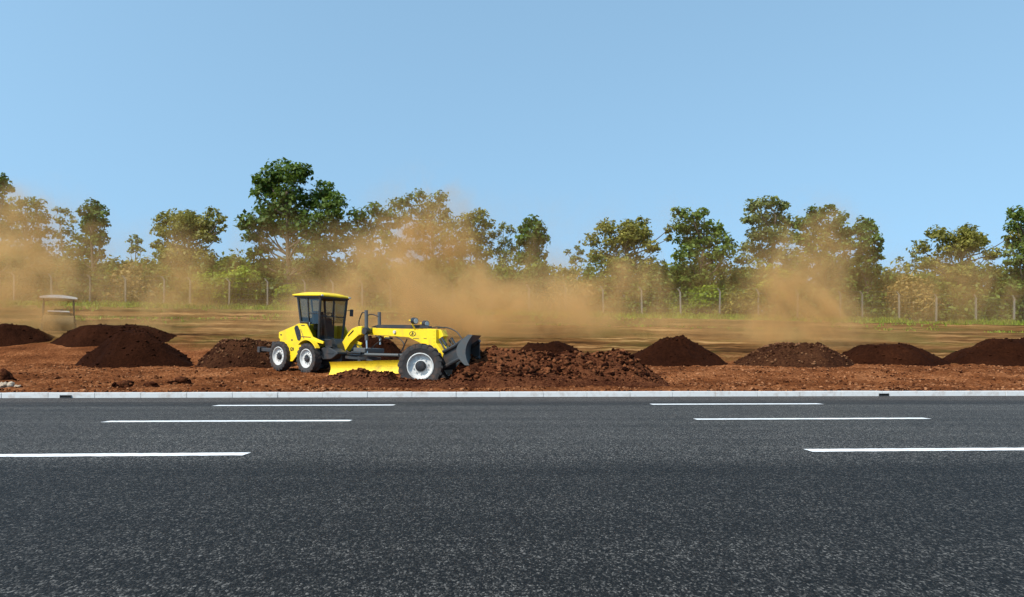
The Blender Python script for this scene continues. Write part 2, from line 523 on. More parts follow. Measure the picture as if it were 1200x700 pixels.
def heap(label, pxl, pxr, top, fl, fr, Yc, mat='pile_dark', rough=0.05, depth=0.75, clods=0, base_drop=0.0, shoulder=None):
    """a tipped pile: flat-topped cone with base pxl..pxr, crest fl..fr at pixel height top"""
    xc = ((pxl + pxr) / 2 - CX) / F * Yc
    a = (pxr - pxl) / 2 / F * Yc
    b = a * depth
    xf0, xf1 = (fl - CX) / F * Yc - xc, (fr - CX) / F * Yc - xc
    g0 = G(xc, Yc)
    H = CAMZ + (HY - top) / F * Yc - g0
    nr, nt = 46, 150
    V = []
    seed = random.uniform(0, 100)
    for j in range(nr + 1):
        rr = j / nr
        for i in range(nt):
            t = 2 * math.pi * i / nt
            wob = 1 + 0.13 * mnoise.noise(Vector((math.cos(t) * 1.7, math.sin(t) * 1.7, seed)))
            ct, st = math.cos(t), math.sin(t)
            # inner crest ellipse blends to the base ellipse
            q = rr
            hx = (xf0 + xf1) / 2; hw = (xf1 - xf0) / 2
            if q < 0.3:
                k = q / 0.3
                x, y = hx * 1 + hw * ct * k, hw * 0.8 * st * k
                h = H
            else:
                k = (q - 0.3) / 0.7
                x = (hx + hw * ct) * (1 - k) + a * wob * ct * k
                y = (hw * 0.8 * st) * (1 - k) + b * wob * st * k
                h = H * (1 - k) ** 0.96
            X, Y = xc + x, Yc + y
            p = Vector((X, Y, seed))
            n = mnoise.noise(p * 1.0) * 0.12 * H + mnoise.noise(p * 2.0 + Vector((7, 2, 1))) * 0.05 * H + mnoise.noise(p * 2.7) * rough * 1.2 + mnoise.noise(p * 8) * rough * 0.6 + mnoise.noise(p * 19) * rough * .35
            # runnels down the flanks
            n += mnoise.noise(Vector((math.cos(t) * 7, math.sin(t) * 7, seed + 5))) * 0.05 * min(1, q * 2)
            ed = max(0.0, min(1.0, (1 - q) * 6))
            if q > 0.3: edge = min(1.0, (q - 0.3) * 8)
            else: edge = 0
            soft = -0.025 * H * math.exp(-((q - 0.3) / 0.07) ** 2)
            z = g0 * (1 - q) + G(X, Y) * q + h + (n + soft) * ed - 0.06 * (1 - ed)
            V.append((x, y, z - g0))
    Fq = []
    for j in range(nr):
        for i in range(nt):
            i2 = (i + 1) % nt
            Fq.append((j * nt + i, (j + 1) * nt + i, (j + 1) * nt + i2, j * nt + i2))
    V = np.array(V, dtype=np.float32)
    me_v, me_f = V, np.array(Fq, dtype=np.int32)
    tri = np.concatenate([me_f[:, [0, 1, 2]], me_f[:, [0, 2, 3]]])
    if clods:
        sel = RNG.integers(nt * 6, len(V) - nt, clods)
        s = 0.02 + 0.075 * RNG.uniform(0, 1, clods) ** 3
        Vc, Fc = lumps(V[sel] + np.array([0, 0, .01]), s)
        tri = np.concatenate([tri, Fc + len(V)]); me_v = np.concatenate([V, Vc])
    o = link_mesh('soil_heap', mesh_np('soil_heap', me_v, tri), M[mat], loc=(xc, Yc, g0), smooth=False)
    if not clods:
        o.data.polygons.foreach_set('use_smooth', np.ones(len(o.data.polygons), dtype=bool))
    tag(o, label, 'soil heap', 'heaps of soil tipped along the road')
    return o


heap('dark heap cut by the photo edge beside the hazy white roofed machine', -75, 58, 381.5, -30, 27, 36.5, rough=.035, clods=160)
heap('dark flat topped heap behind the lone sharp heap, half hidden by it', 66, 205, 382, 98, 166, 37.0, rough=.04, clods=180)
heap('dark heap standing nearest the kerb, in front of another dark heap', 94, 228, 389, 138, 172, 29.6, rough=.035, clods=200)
heap('lumpy brown heap just behind the rear wheels of the grader', 228, 345, 399, 262, 320, 28.8, mat='pile_mid', rough=.09, clods=900)
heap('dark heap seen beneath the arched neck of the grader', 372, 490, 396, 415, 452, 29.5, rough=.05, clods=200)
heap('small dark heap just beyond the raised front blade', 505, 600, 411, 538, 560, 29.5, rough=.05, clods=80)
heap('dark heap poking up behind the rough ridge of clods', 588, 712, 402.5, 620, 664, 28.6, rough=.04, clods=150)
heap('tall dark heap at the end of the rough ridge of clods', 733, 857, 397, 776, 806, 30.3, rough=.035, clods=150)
heap('pebbly light brown heap between two smooth dark heaps', 858, 1006, 404, 905, 955, 30.2, mat='pile_mid', rough=.07, clods=1100)
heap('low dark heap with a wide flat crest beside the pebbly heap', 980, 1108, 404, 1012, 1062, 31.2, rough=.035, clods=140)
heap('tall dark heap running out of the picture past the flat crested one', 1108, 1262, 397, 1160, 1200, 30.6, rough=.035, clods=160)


def build_windrow():
    x0, x1, y0, y1, st = -6.3, 5.3, 18.35, 25.4, 0.07
    xs = np.arange(x0, x1, st); ys = np.arange(y0, y1, st)

    def hh(x, y):
        # main ridge ahead of the front wheel
        r = y - (21.9 + 0.10 * (x - 1))
        if x > -2.1:
            a = min(1, (x + 2.1) / 0.8) * max(0, min(1, (4.9 - x) / 1.2))
            wn, wf = 2.5, 2.1
            k = max(0, 1 - (abs(r) / (wn if r < 0 else wf)) ** 1.25)
            base = 0.93 * a * k
        else: base = 0.0
        # loose soil spilling before the moldboard and around the wheels
        line = 20.6 - 0.42 * (x + 3.0)
        rr = y - line
        if x < -1.2:
            a = max(0, min(1, (x + 6.2) / 1.0)) * max(0, min(1, (-1.2 - x) / 0.6))
            k = max(0, 1 - (rr / 1.25) ** 2)
            lim = 0.34 if x < -3.7 else 0.17
            base = max(base, lim * a * k)
        return base
    V = []
    for y in ys:
        for x in xs:
            h = hh(x, y); p = Vector((x, y, 1.7))
            n = mnoise.noise(p * 1.3) * .18 + mnoise.noise(p * 3.1) * .13 + mnoise.noise(p * 7) * .07
            z = G(x, y) + (h + n * min(1, h * 2.6) if h > 0.02 else -0.12)
            V.append((x, y, z))
    V = np.array(V, dtype=np.float32); nx, ny = len(xs), len(ys)
    idx = np.arange(nx * ny).reshape(ny, nx)
    q = np.stack([idx[:-1, :-1], idx[:-1, 1:], idx[1:, 1:], idx[1:, :-1]], -1).reshape(-1, 4)
    tri = np.concatenate([q[:, [0, 1, 2]], q[:, [0, 2, 3]]])
    pos, size = [], []
    while len(pos) < 8000:
        x, y = random.uniform(x0, x1), random.uniform(y0, y1)
        h = hh(x, y)
        if h < 0.03: continue
        p = Vector((x, y, 1.7))
        n = mnoise.noise(p * 1.3) * .18 + mnoise.noise(p * 3.1) * .13 + mnoise.noise(p * 7) * .07
        s = 0.012 + 0.10 * random.random() ** 5 * min(1, h * 2.2)
        pos.append((x, y, G(x, y) + h + n * min(1, h * 2.6) + s * .25)); size.append(s)
    Vc, Fc = lumps(pos, size, base=ICO1, jitter=.45)
    Vb, Fb = lumps(pos[:0] if False else pos[:25], np.array([max(.06, s) * 1.0 for s in size[:25]]), base=ICO2, jitter=.2)
    allV = np.concatenate([V, Vc, Vb]); allF = np.concatenate([tri, Fc + len(V), Fb + len(V) + len(Vc)])
    c = np.array([-.5, 21.6, .3])
    o = link_mesh('soil_windrow', mesh_np('soil_windrow', allV - c, allF), M['clod'], loc=tuple(c))
    tag(o, 'long rough ridge of turned red clods pushed up around the front wheel', 'soil ridge')


build_windrow()


def boulder(name, label, cat, px, py, w, mat, n=1, group=None):
    # solve for ground depth at this pixel
    Y = 18.0
    for _ in range(60):
        x = (px - CX) / F * Y
        zz = CAMZ + (HY - py) / F * Y
        Y += (zz - G(x, Y)) * 3.0
        Y = max(ky(x) + .45, min(28, Y))
    x = (px - CX) / F * Y
    s = w / 2 / F * Y
    k = 14
    off = np.array([(0, 0, s * .35)] + [(random.uniform(-.9, .9) * s, random.uniform(-.6, .3) * s, random.uniform(.0, .55) * s) for _ in range(k)])
    V, Fq = lumps(off, np.array([s * .8] + [s * random.uniform(.2, .5) for _ in range(k)]), base=ICO1, jitter=.3)
    o = link_mesh(name, mesh_np(name, V, Fq), M[mat], loc=(x, Y, G(x, Y)))
    tag(o, label, cat, group)


boulder('soil_clod', 'dark soil clod against the kerb, nearest to the drain slot', 'soil clod', 146, 455, 24, 'clod', group='big clods by the kerb')
boulder('soil_clod', 'low dark soil clod beside the larger clod against the kerb', 'soil clod', 178, 455, 20, 'clod', group='big clods by the kerb')
boulder('soil_clod', 'broad brown clod near the kerb, in front of the lone heap', 'soil clod', 212, 450, 22, 'clod', group='big clods by the kerb')
boulder('soil_clod', 'dark clod at the picture edge above the pale stones', 'soil clod', 4, 447, 26, 'clod', group='big clods by the kerb')
boulder('stone', 'pale cream stone lying at the picture edge on the kerb', 'stone', 5, 456, 20, 'stone', group='pale stones by the kerb')
boulder('stone', 'small pale stone beside the bigger cream one behind the kerb', 'stone', 19, 455, 9, 'stone', group='pale stones by the kerb')


# ------------------------------------------------------------------ motor grader
YAW, PITCH = R(-36.7), R(3.6)
O = Vector((-7.87, 24.70, 0.57))
cu, su = math.cos(YAW), math.sin(YAW)
AU = Vector((cu * math.cos(PITCH), su * math.cos(PITCH), -math.sin(PITCH)))
AV = Vector((-su, cu, 0))
AW = AU.cross(AV).normalized()


def gl(px, py, v):
    """(u, w) on the machine's lengthwise plane v seen at this pixel of the survey photo"""
    d = Vector(((px - CX) / F, 1, (HY - py) / F))
    c = Vector((0, 0, CAMZ))
    q = O + AV * v
    t = (q - c).dot(AV) / d.dot(AV)
    p = c + d * t - q
    return p.dot(AU), p.dot(AW)


grader = empty('motor_grader', O)
grader.rotation_euler = Matrix((AU, AV, AW)).transposed().to_euler()
tag(grader, 'yellow motor grader with black cab and raised front blade, pushing soil beside the road', 'motor grader')


def tubes(bm, pts, r, seg=8, r1=None):
    pts = [Vector(p) for p in pts]
    n = len(pts); rings = []
    for i, p in enumerate(pts):
        d = (pts[min(n - 1, i + 1)] - pts[max(0, i - 1)]).normalized()
        up = Vector((0, 0, 1)) if abs(d.z) < .95 else Vector((1, 0, 0))
        a = d.cross(up).normalized(); b = d.cross(a)
        rad = r if r1 is None else r + (r1 - r) * i / (n - 1)
        rings.append([bm.verts.new(p + (a * math.cos(2 * math.pi * k / seg) + b * math.sin(2 * math.pi * k / seg)) * rad) for k in range(seg)])
    for r0, r2 in zip(rings, rings[1:]):
        for k in range(seg):
            bm.faces.new((r0[k], r0[(k + 1) % seg], r2[(k + 1) % seg], r2[k]))
    bm.faces.new(rings[0][::-1]); bm.faces.new(rings[-1])


def curve_pts(pts, n=14):
    pts = [Vector(p) for p in pts]
    P = [pts[0]] + pts + [pts[-1]]
    out = []
    for i in range(1, len(P) - 2):
        for k in range(n):
            t = k / n
            a, b, c, d = P[i - 1], P[i], P[i + 1], P[i + 2]
            out.append(0.5 * ((2 * b) + (c - a) * t + (2 * a - 5 * b + 4 * c - d) * t * t + (3 * b - a - 3 * c + d) * t ** 3))
    out.append(pts[-1])
    return out


def prism(bm, prof, v0, v1, bevel=0.0, inset=None):
    """profile of (u, w) points extruded from v0 to v1"""
    a = [bm.verts.new((u, v0, w)) for u, w in prof]
    b = [bm.verts.new((u, v1, w)) for u, w in prof]
    fs = [bm.faces.new(a), bm.faces.new(b[::-1])]
    n = len(prof)
    for i in range(n):
        fs.append(bm.faces.new((a[i], b[i], b[(i + 1) % n], a[(i + 1) % n])))
    bmesh.ops.recalc_face_normals(bm, faces=fs)
    if bevel:
        es = list({e for f in fs for e in f.edges})
        bmesh.ops.bevel(bm, geom=es, offset=bevel, segments=2, affect='EDGES', profile=0.6, clamp_overlap=True)


def gpart(name, bm, mat, parent=None, smooth=False):
    return bm_to(name, bm, M[mat], parent or grader, smooth=smooth)


def lathe(bm, prof, seg=48):
    """profile of (r, y) spun about the Y axis (wheel axle)"""
    rings = []
    for r, y in prof:
        rings.append([bm.verts.new((r * math.cos(2 * math.pi * k / seg), y, r * math.sin(2 * math.pi * k / seg))) for k in range(seg)])
    for a, b in zip(rings, rings[1:]):
        for k in range(seg):
            bm.faces.new((a[k], a[(k + 1) % seg], b[(k + 1) % seg], b[k]))
    return rings


def make_wheel(r, wd, rim_r, label=None, name='wheel'):
    """outer face towards -y; axle along y"""
    root = empty(name, (0, 0, 0), grader)
    bm = bmesh.new()
    h = wd / 2
    lathe(bm, [(rim_r, -h * .72), (rim_r + .03, -h * .86), ((r + rim_r) / 2, -h * 1.02), (r * .93, -h * .96), (r * .965, -h * .8), (r * .97, 0),
               (r * .965, h * .8), (r * .93, h * .96), ((r + rim_r) / 2, h * 1.02), (rim_r + .03, h * .86), (rim_r, h * .72)], 56)
    # chevron lugs
    nl = 20
    for k in range(nl * 2):
        side = -1 if k % 2 else 1
        a0 = 2 * math.pi * (k / 2) / nl + (math.pi / nl if side > 0 else 0) * 1.0
        pts = []
        for t, da in ((0.0, 0.0), (0.5, .07), (1.0, .16), (1.22, .19)):
            y = side * h * min(t, 1.0) * .98
            rr = r if t <= 1 else r * .88
            pts.append((y if t <= 1 else side * h * 1.04, a0 + da, rr))
        hw = 0.045
        prev = None
        for y, aa, rr in pts:
            ring = []
            for dr, dw in ((-.05 * r / .6, -hw), (0, -hw * .8), (0, hw * .8), (-.05 * r / .6, hw)):
                ang = aa + dw / r * 1.0
                q = rr + dr
                ring.append(bm.verts.new((q * math.cos(ang), y, q * math.sin(ang))))
            if prev:
                for i in range(3): bm.faces.new((prev[i], prev[i + 1], ring[i + 1], ring[i]))
            else: bm.faces.new(ring)
            prev = ring
        bm.faces.new(prev[::-1])
    gpart('tyre', bm, 'rubber', root, smooth=False)
    bm = bmesh.new()
    lathe(bm, [(rim_r * 1.0, h * .7), (rim_r * .96, h * .7), (rim_r * .9, -h * .1), (rim_r * .45, -h * .1), (0.001, -h * .1)], 40)
    lathe(bm, [(rim_r * 1.0, -h * .70), (rim_r * 1.03, -h * .92), (rim_r * .96, -h * .95), (rim_r * .93, -h * .80), (rim_r * .90, -h * .62), (rim_r * .84, -h * .42),
               (rim_r * .78, -h * .36), (rim_r * .60, -h * .30), (rim_r * .46, -h * .42), (rim_r * .40, -h * .45)], 40)
    for k in range(10):
        a = 2 * math.pi * k / 10
        c = Vector((rim_r * .58 * math.cos(a), -h * .34, rim_r * .58 * math.sin(a)))
        tubes(bm, [c, c + Vector((0, -.035, 0))], .02, 6)
    gpart('rim', bm, 'rim', root, smooth=False)
    bm = bmesh.new()
    rings = lathe(bm, [(rim_r * .42, -h * .35), (rim_r * .42, -h * .58), (rim_r * .36, -h * .70), (rim_r * .3, -h * .72), (rim_r * .28, -h * .86), (.02, -h * .9)], 24)
    bm.faces.new(rings[-1])
    for k in range(6):
        a = 2 * math.pi * k / 6
        c = Vector((rim_r * .33 * math.cos(a), -h * .7, rim_r * .33 * math.sin(a)))
        tubes(bm, [c, c + Vector((0, -.03, 0))], .014, 6)
    gpart('hub', bm, 'black', root)
    return root


def copy_tree(o, parent=None):
    c = o.copy(); COL.objects.link(c); c.parent = parent
    for ch in list(o.children): copy_tree(ch, c)
    return c


RW, RWW = 0.545, 0.30
rear0 = make_wheel(RW, RWW, .335)
ws = []
for u in (-1.05, .61):
    for v, flip in ((RWW / 2, 0), (2.1 - RWW / 2, 1)):
        o = rear0 if not ws else copy_tree(rear0, grader)
        ws.append(o)
        o.location = (u, v, RW - .01)
        o.rotation_euler = (0, random.uniform(0, 6), math.pi if flip else 0)
FR, FWW = 0.70, 0.42
fu, fw_ = gl(487, 429, 0.0)
front0 = make_wheel(FR, FWW, .405)
for i, (v, flip) in enumerate(((FWW / 2, 0), (2.1 - FWW / 2, 1))):
    o = front0 if i == 0 else copy_tree(front0, grader)
    o.location = (fu, v, fw_)
    o.rotation_euler = (0, 0.3 + i, -YAW * .93 + (math.pi if flip else 0))
    if i == 0:
        # bring the outer face of the steered wheel to the surveyed spot
        o.location = (fu + .06, v - .02, fw_)

# --- chassis
bm = bmesh.new()
prism(bm, [(-1.35, .35), (-1.35, .85), (1.5, .9), (1.9, .75), (1.9, .4), (1.2, .35)], .55, 1.55, .02)
for v0, v1 in ((.42, .56), (1.54, 1.68)):
    prism(bm, [(-1.25, .42), (-1.2, .72), (.8, .72), (.85, .42), (.7, .32), (-1.1, .32)], v0, v1, .02)
tubes(bm, [(-1.05, .3, RW), (-1.05, 1.8, RW)], .11, 12)
tubes(bm, [(.61, .3, RW), (.61, 1.8, RW)], .11, 12)
gpart('chassis', bm, 'black')

# --- engine hood
v_s = .16
H = [gl(*p, v_s) for p in [(326.8, 389.5), (345.4, 381.5), (349.8, 379.2), (358.7, 379.6), (366.2, 395.0), (379.0, 400.6), (378.4, 403.2), (371.5, 405.0)]]
arch = []
wc = gl(362, 420, v_s)
# wheel-arch following the second tyre
for k in range(9):
    a = R(68) + R(95) * k / 8
    arch.append((.63 + .64 * math.cos(a), RW + .64 * math.sin(a)))
lowers = [gl(*p, v_s) for p in [(342.6, 423.6), (337.0, 423.6), (338.5, 411.0), (331.0, 400.8), (326.6, 396.0)]]
outline = H[:7] + arch + lowers
for v0 in (v_s, 2.1 - v_s - .05):
    bm = bmesh.new(); prism(bm, outline, v0, v0 + .05, .012)
    gpart('side_panel', bm, 'yellow')
bm = bmesh.new()
hb = [H[0], H[1], H[2], (H[2][0] + .05, H[2][1] - .02), (H[2][0] + .12, .95), (-.9, .9), (H[0][0], .95)]
prism(bm, hb, v_s + .052, 2.1 - v_s - .052, .03)
hood = gpart('engine_hood', bm, 'yellow')
# dark slanted intake
ik = [gl(*p, v_s - .012) for p in [(344.6, 384.5), (346.2, 381.6), (348.6, 381.6), (351.6, 388), (352.6, 395), (351.5, 399.4), (348.6, 399.0), (346.2, 391)]]
bm = bmesh.new(); prism(bm, ik, v_s - .012, v_s + .02, .01)
for k in range(5):
    t = .15 + .17 * k
    u_ = ik[0][0] * (1 - t) + ik[5][0] * t; w_ = ik[1][1] * (1 - t) + ik[6][1] * t
    bm_box(bm, (u_ + .05, v_s - .02, w_), (.1, .012, .03))
gpart('intake_grille', bm, 'black')
# thin black stripes of the illegible small print plus a dark seam
for a, b in (((353.0, 380.8), (357.0, 382.2)), ((353.2, 394.6), (364.2, 395.6))):
    p, q = gl(*a, v_s - .004), gl(*b, v_s - .004)
    bm = bmesh.new(); bm_box(bm, ((p[0] + q[0]) / 2, v_s - .004, (p[1] + q[1]) / 2), (abs(q[0] - p[0]), .004, .03))
    gpart('trim', bm, 'black')
p, q = gl(352.3, 386, v_s - .004), gl(357.3, 400.5, v_s - .004)
bm = bmesh.new(); tubes(bm, [(p[0], v_s - .004, p[1]), (q[0], v_s - .004, q[1])], .012, 6)
gpart('panel_seam', bm, 'black')
for pp in ((342.2, 398.6), (329.5, 392.5)):
    p = gl(*pp, v_s); bm = bmesh.new(); bm_box(bm, (p[0], v_s - .003, p[1]), (.09, .008, .05))
    gpart('latch', bm, 'black')


def text_part(name, s, size, u, v, w, mat, parent=None):
    cu_ = bpy.data.curves.new(name, 'FONT'); cu_.body = s; cu_.size = size; cu_.extrude = .003
    cu_.align_x = 'CENTER'; cu_.align_y = 'CENTER'; cu_.offset = .006
    t = bpy.data.objects.new(name, cu_); COL.objects.link(t)
    dg = bpy.context.evaluated_depsgraph_get()
    me = bpy.data.meshes.new_from_object(t.evaluated_get(dg))
    bpy.data.objects.remove(t)
    me.transform(Matrix.Rotation(R(90), 4, 'X'))
    me.materials.clear()
    o = link_mesh(name, me, M[mat], parent or grader, (u, v, w))
    return o


p = gl(342.3, 409.6, v_s)
text_part('lettering', 'G9', .18, p[0], v_s - .004, p[1], 'black')

# --- fenders over the front pair of the rear wheels
for v0, v1 in ((-.02, v_s - .002), (2.1 - v_s + .002, 2.12)):
    bm = bmesh.new()
    prof_o = [(.63 + .69 * math.cos(R(35) + R(100) * k / 10), RW + .69 * math.sin(R(35) + R(100) * k / 10)) for k in range(11)]
    prof_i = [(.63 + .645 * math.cos(R(35) + R(100) * k / 10), RW + .645 * math.sin(R(35) + R(100) * k / 10)) for k in range(11)]
    prism(bm, prof_o + prof_i[::-1], v0, v1, 0)
    gpart('fender', bm, 'yellow')

# --- rear hitch and counterweight
bm = bmesh.new()
bm_box(bm, (-1.52, 1.05, .80), (.28, 1.55, .42), None, .04)
bm_box(bm, (-1.75, .95, .62), (.5, .18, .16), None, .02)
bm_box(bm, (-1.98, .95, .62), (.14, .5, .2), None, .03)
q0 = gl(304, 409.5, .25); q1 = gl(319, 410.5, .25); q2 = gl(318.5, 404, .25)
prism(bm, [(q0[0], q0[1] - .07), (q1[0] + .3, q1[1] - .07), (q1[0] + .3, q1[1] + .08), (q0[0], q0[1] + .06)], .25, .42, .02)
prism(bm, [(q0[0] - .05, q0[1] - .12), (q0[0] + .12, q0[1] - .12), (q0[0] + .12, q0[1] + .1), (q0[0] - .05, q0[1] + .1)], .18, .5, .02)
prism(bm, [(q2[0] - .02, q1[1] - .05), (q2[0] + .16, q1[1] - .05), (q2[0] + .2, q2[1] + .12), (q2[0] + .06, q2[1] + .12)], .22, 1.8, .02)
gpart('rear_bumper', bm, 'dark_steel')
for v in (.34, 1.76):
    bm = bmesh.new(); bm_box(bm, (-1.33, v, 1.03), (.06, .14, .12), None, .02)
    gpart('tail_lamp', bm, 'black')

# --- cab
# surveyed corners: near-side plane and front corner
cab_v0, cab_v1 = .42, 1.62
fc_top = gl(375.5, 348, cab_v0); fc_bot = gl(376.5, 399, cab_v0)
rc_top = gl(349.0, 351, cab_v0); rc_bot = gl(353.5, 381, cab_v0)
uF, uR = fc_top[0], rc_top[0]
zT = fc_top[1]; zB = fc_bot[1]
uFb = uF - .10; uRb = rc_bot[0] + .02
def cabpt(s, t, h):
    """s: 0 rear..1 front, t: 0 near..1 far, h: 0 bottom..1 top"""
    ur = uRb + (uR - uRb) * h; uf = uFb + (uF - uFb) * h
    inset = .07 * (1 - h)
    return Vector((ur + (uf - ur) * s, cab_v0 + inset + (cab_v1 - cab_v0 - 2 * inset) * t, zB + (zT - zB) * h))


def bar(bm, a, b, w):
    tubes(bm, [a, b], w, 6)


bm = bmesh.new()
for s, t in ((0, 0), (1, 0), (0, 1), (1, 1)):
    bar(bm, cabpt(s, t, 0), cabpt(s, t, 1), .048)
for h in (0.0, .985):
    for (a, b) in (((0, 0), (1, 0)), ((1, 0), (1, 1)), ((1, 1), (0, 1)), ((0, 1), (0, 0))):
        bar(bm, cabpt(*a, h), cabpt(*b, h), .05)
# door jamb and mullions
for t in (0, 1): bar(bm, cabpt(.44, t, .0), cabpt(.44, t, 1), .03)
bar(bm, cabpt(.44, 0, .62), cabpt(1, 0, .62), .02)
bar(bm, cabpt(0, 0, .4), cabpt(.44, 0, .4), .04)
bar(bm, cabpt(1, .5, .56), cabpt(1, .5, 1), .022); bar(bm, cabpt(1, 0, .56), cabpt(1, 1, .56), .02)
bar(bm, cabpt(0, 0, .5), cabpt(0, 1, .5), .035)
bar(bm, cabpt(0, .5, .5), cabpt(0, .5, 1), .025)
cab = gpart('cab_frame', bm, 'black')
bm = bmesh.new()   # floor and lower rear wall
f = [cabpt(0, .02, .0), cabpt(1, .02, .0), cabpt(1, .98, .0), cabpt(0, .98, .0)]
bm.faces.new([bm.verts.new(q) for q in f])
f = [cabpt(.01, .04, .02), cabpt(.01, .96, .02), cabpt(.01, .96, .5), cabpt(.01, .04, .5)]
bm.faces.new([bm.verts.new(q) for q in f])
f = [cabpt(.03, .015, .02), cabpt(.42, .015, .02), cabpt(.42, .015, .4), cabpt(.03, .015, .4)]
bm.faces.new([bm.verts.new(q) for q in f])
gpart('cab_wall', bm, 'black')


def pane(a, b, c, d, name='window'):
    bm = bmesh.new(); bm.faces.new([bm.verts.new(q) for q in (a, b, c, d)])
    o = gpart(name, bm, 'glass', cab)
    return o


pane(cabpt(.03, 0.01, .42), cabpt(.42, 0.01, .42), cabpt(.42, 0.01, .97), cabpt(.03, 0.01, .97))
pane(cabpt(.46, 0.01, .03), cabpt(.97, 0.01, .03), cabpt(.97, 0.01, .97), cabpt(.46, 0.01, .97), 'door_glass')
pane(cabpt(1, .04, .03), cabpt(1, .96, .03), cabpt(1, .96, .97), cabpt(1, .04, .97), 'windscreen')
pane(cabpt(.03, .99, .42), cabpt(.97, .99, .42), cabpt(.97, .99, .97), cabpt(.03, .99, .97))
pane(cabpt(0, .04, .52), cabpt(0, .96, .52), cabpt(0, .96, .97), cabpt(0, .04, .97))
bm = bmesh.new(); bm_box(bm, cabpt(.5, -.02, .36), (.03, .03, .16), None, .008)
gpart('door_handle', bm, 'chrome', cab)

# roof: shallow yellow cap with overhang
bm = bmesh.new()
nu, nv = 10, 8
r0, r1, q0, q1 = uR - .20, uF + .12, cab_v0 - .10, cab_v1 + .10
top, bot = [], []
for i in range(nu + 1):
    for j in range(nv + 1):
        s, t = i / nu, j / nv
        e = (1 - (2 * s - 1) ** 4) * (1 - (2 * t - 1) ** 4)
        sx = r0 + (r1 - r0) * s; sy = q0 + (q1 - q0) * t
        top.append(bm.verts.new((sx, sy, zT + .085 + .115 * e)))
        bot.append(bm.verts.new((sx, sy, zT + .03)))
W_ = nv + 1
for i in range(nu):
    for j in range(nv):
        a = i * W_ + j
        bm.faces.new((top[a], top[a + W_], top[a + W_ + 1], top[a + 1]))
        bm.faces.new((bot[a], bot[a + 1], bot[a + W_ + 1], bot[a + W_]))
for i in range(nu):
    for j in (0, nv):
        a = i * W_ + j; bm.faces.new((top[a], bot[a], bot[a + W_], top[a + W_]))
for j in range(nv):
    for i in (0, nu):
        a = i * W_ + j; bm.faces.new((top[a], top[a + 1], bot[a + 1], bot[a]))
roof = gpart('cab_roof', bm, 'yellow')
roof.data.polygons.foreach_set('use_smooth', np.ones(len(roof.data.polygons), dtype=bool))
sm = roof.data.attributes
bm = bmesh.new()
prism(bm, [(r0 + .06, zT - .02), (r0 + .06, zT + .029), (r1 - .05, zT + .029), (r1 - .05, zT - .02)], q0 + .05, q1 - .05, 0)
gpart('roof_lining', bm, 'dark_steel')
for v in (q0 + .08, q1 - .08):
    bm = bmesh.new(); bm_box(bm, (r1 + .005, v, zT + .055), (.05, .1, .06), None, .015)
    gpart('work_lamp', bm, 'rim', roof)
bm = bmesh.new()
mp = cabpt(1, 1, .72)
bar(bm, mp, mp + Vector((.2, .12, .05)), .012)
bm_box(bm, mp + Vector((.2, .12, -.06)), (.05, .14, .26), None, .015)
gpart('mirror', bm, 'black')

# interior: seat, console, steering wheel
bm = bmesh.new()
sc_ = cabpt(.4, .5, 0)
bm_box(bm, sc_ + Vector((0, 0, .42)), (.46, .5, .14), None, .04)
bm_box(bm, sc_ + Vector((-.22, 0, .75)), (.12, .48, .62), Matrix.Rotation(R(-8), 3, 'Y'), .05)
bm_box(bm, sc_ + Vector((0, 0, .2)), (.3, .3, .34), None, .02)
gpart('driver_seat', bm, 'black')
bm = bmesh.new()
c0 = cabpt(.83, .5, 0)
bm_box(bm, c0 + Vector((0, 0, .42)), (.16, .34, .8), Matrix.Rotation(R(-14), 3, 'Y'), .03)
for dv in (-.26, .26): bar(bm, c0 + Vector((-.02, dv, .2)), c0 + Vector((-.08, dv * 1.02, .88)), .018)
gpart('control_console', bm, 'black')
bm = bmesh.new()
cc = c0 + Vector((-.12, 0, .9)); nrm = Matrix.Rotation(R(-35), 3, 'Y')
pts = [cc + nrm @ Vector((.2 * math.cos(2 * math.pi * k / 20), .2 * math.sin(2 * math.pi * k / 20), 0)) for k in range(21)]
tubes(bm, pts, .016, 6)
bar(bm, pts[0], pts[10], .012); bar(bm, cc, c0 + Vector((0, 0, .7)), .02)
gpart('steering_wheel', bm, 'black')

# --- fuel tank / step box below the cab front
bm = bmesh.new()
tk = [gl(*p, .3) for p in [(376.5, 408), (384, 405.8), (395.0, 412.5), (395.5, 415), (388, 421), (378, 421.5), (376, 418)]]
prism(bm, tk, .3, .75, .03)
gpart('fuel_tank', bm, 'dark_steel')
bm = bmesh.new()
a_ = [gl(*p, .6) for p in [(380, 398.5), (391, 397), (394, 404), (396, 410), (381, 408)]]
prism(bm, a_, .6, 1.5, .02)
gpart('articulation_joint', bm, 'black')
for k in range(3):
    bm = bmesh.new()
    p = gl(384 + 1.2 * k, 398 + 8 * k, .28)
    bm_box(bm, (p[0], .36, p[1]), (.34, .16, .025))
    gpart('step', bm, 'dark_steel')

# --- gooseneck front frame
VB0, VB1 = .93, 1.17
goose = [(418, 382.8), (412, 385.5), (407, 391.5), (400.5, 402), (394.5, 414.5), (392.0, 420), (398, 421.8), (403, 413.8), (410, 402.5), (414.5, 398.0), (420, 393.2), (426, 392.2)]
beam_b = [(450, 393.4), (479, 395.6), (486, 399), (493, 402.4), (504, 403), (508.5, 401)]
beam_t = [(519.6, 394.2), (516.8, 386.6), (504, 385.4), (482, 385.8), (450, 385.0), (430, 384.0)]
fr = [gl(*p, VB0) for p in goose + beam_b + beam_t]
bm = bmesh.new()
prism(bm, fr, VB0, VB1, .014)
frame = gpart('front_frame', bm, 'yellow')
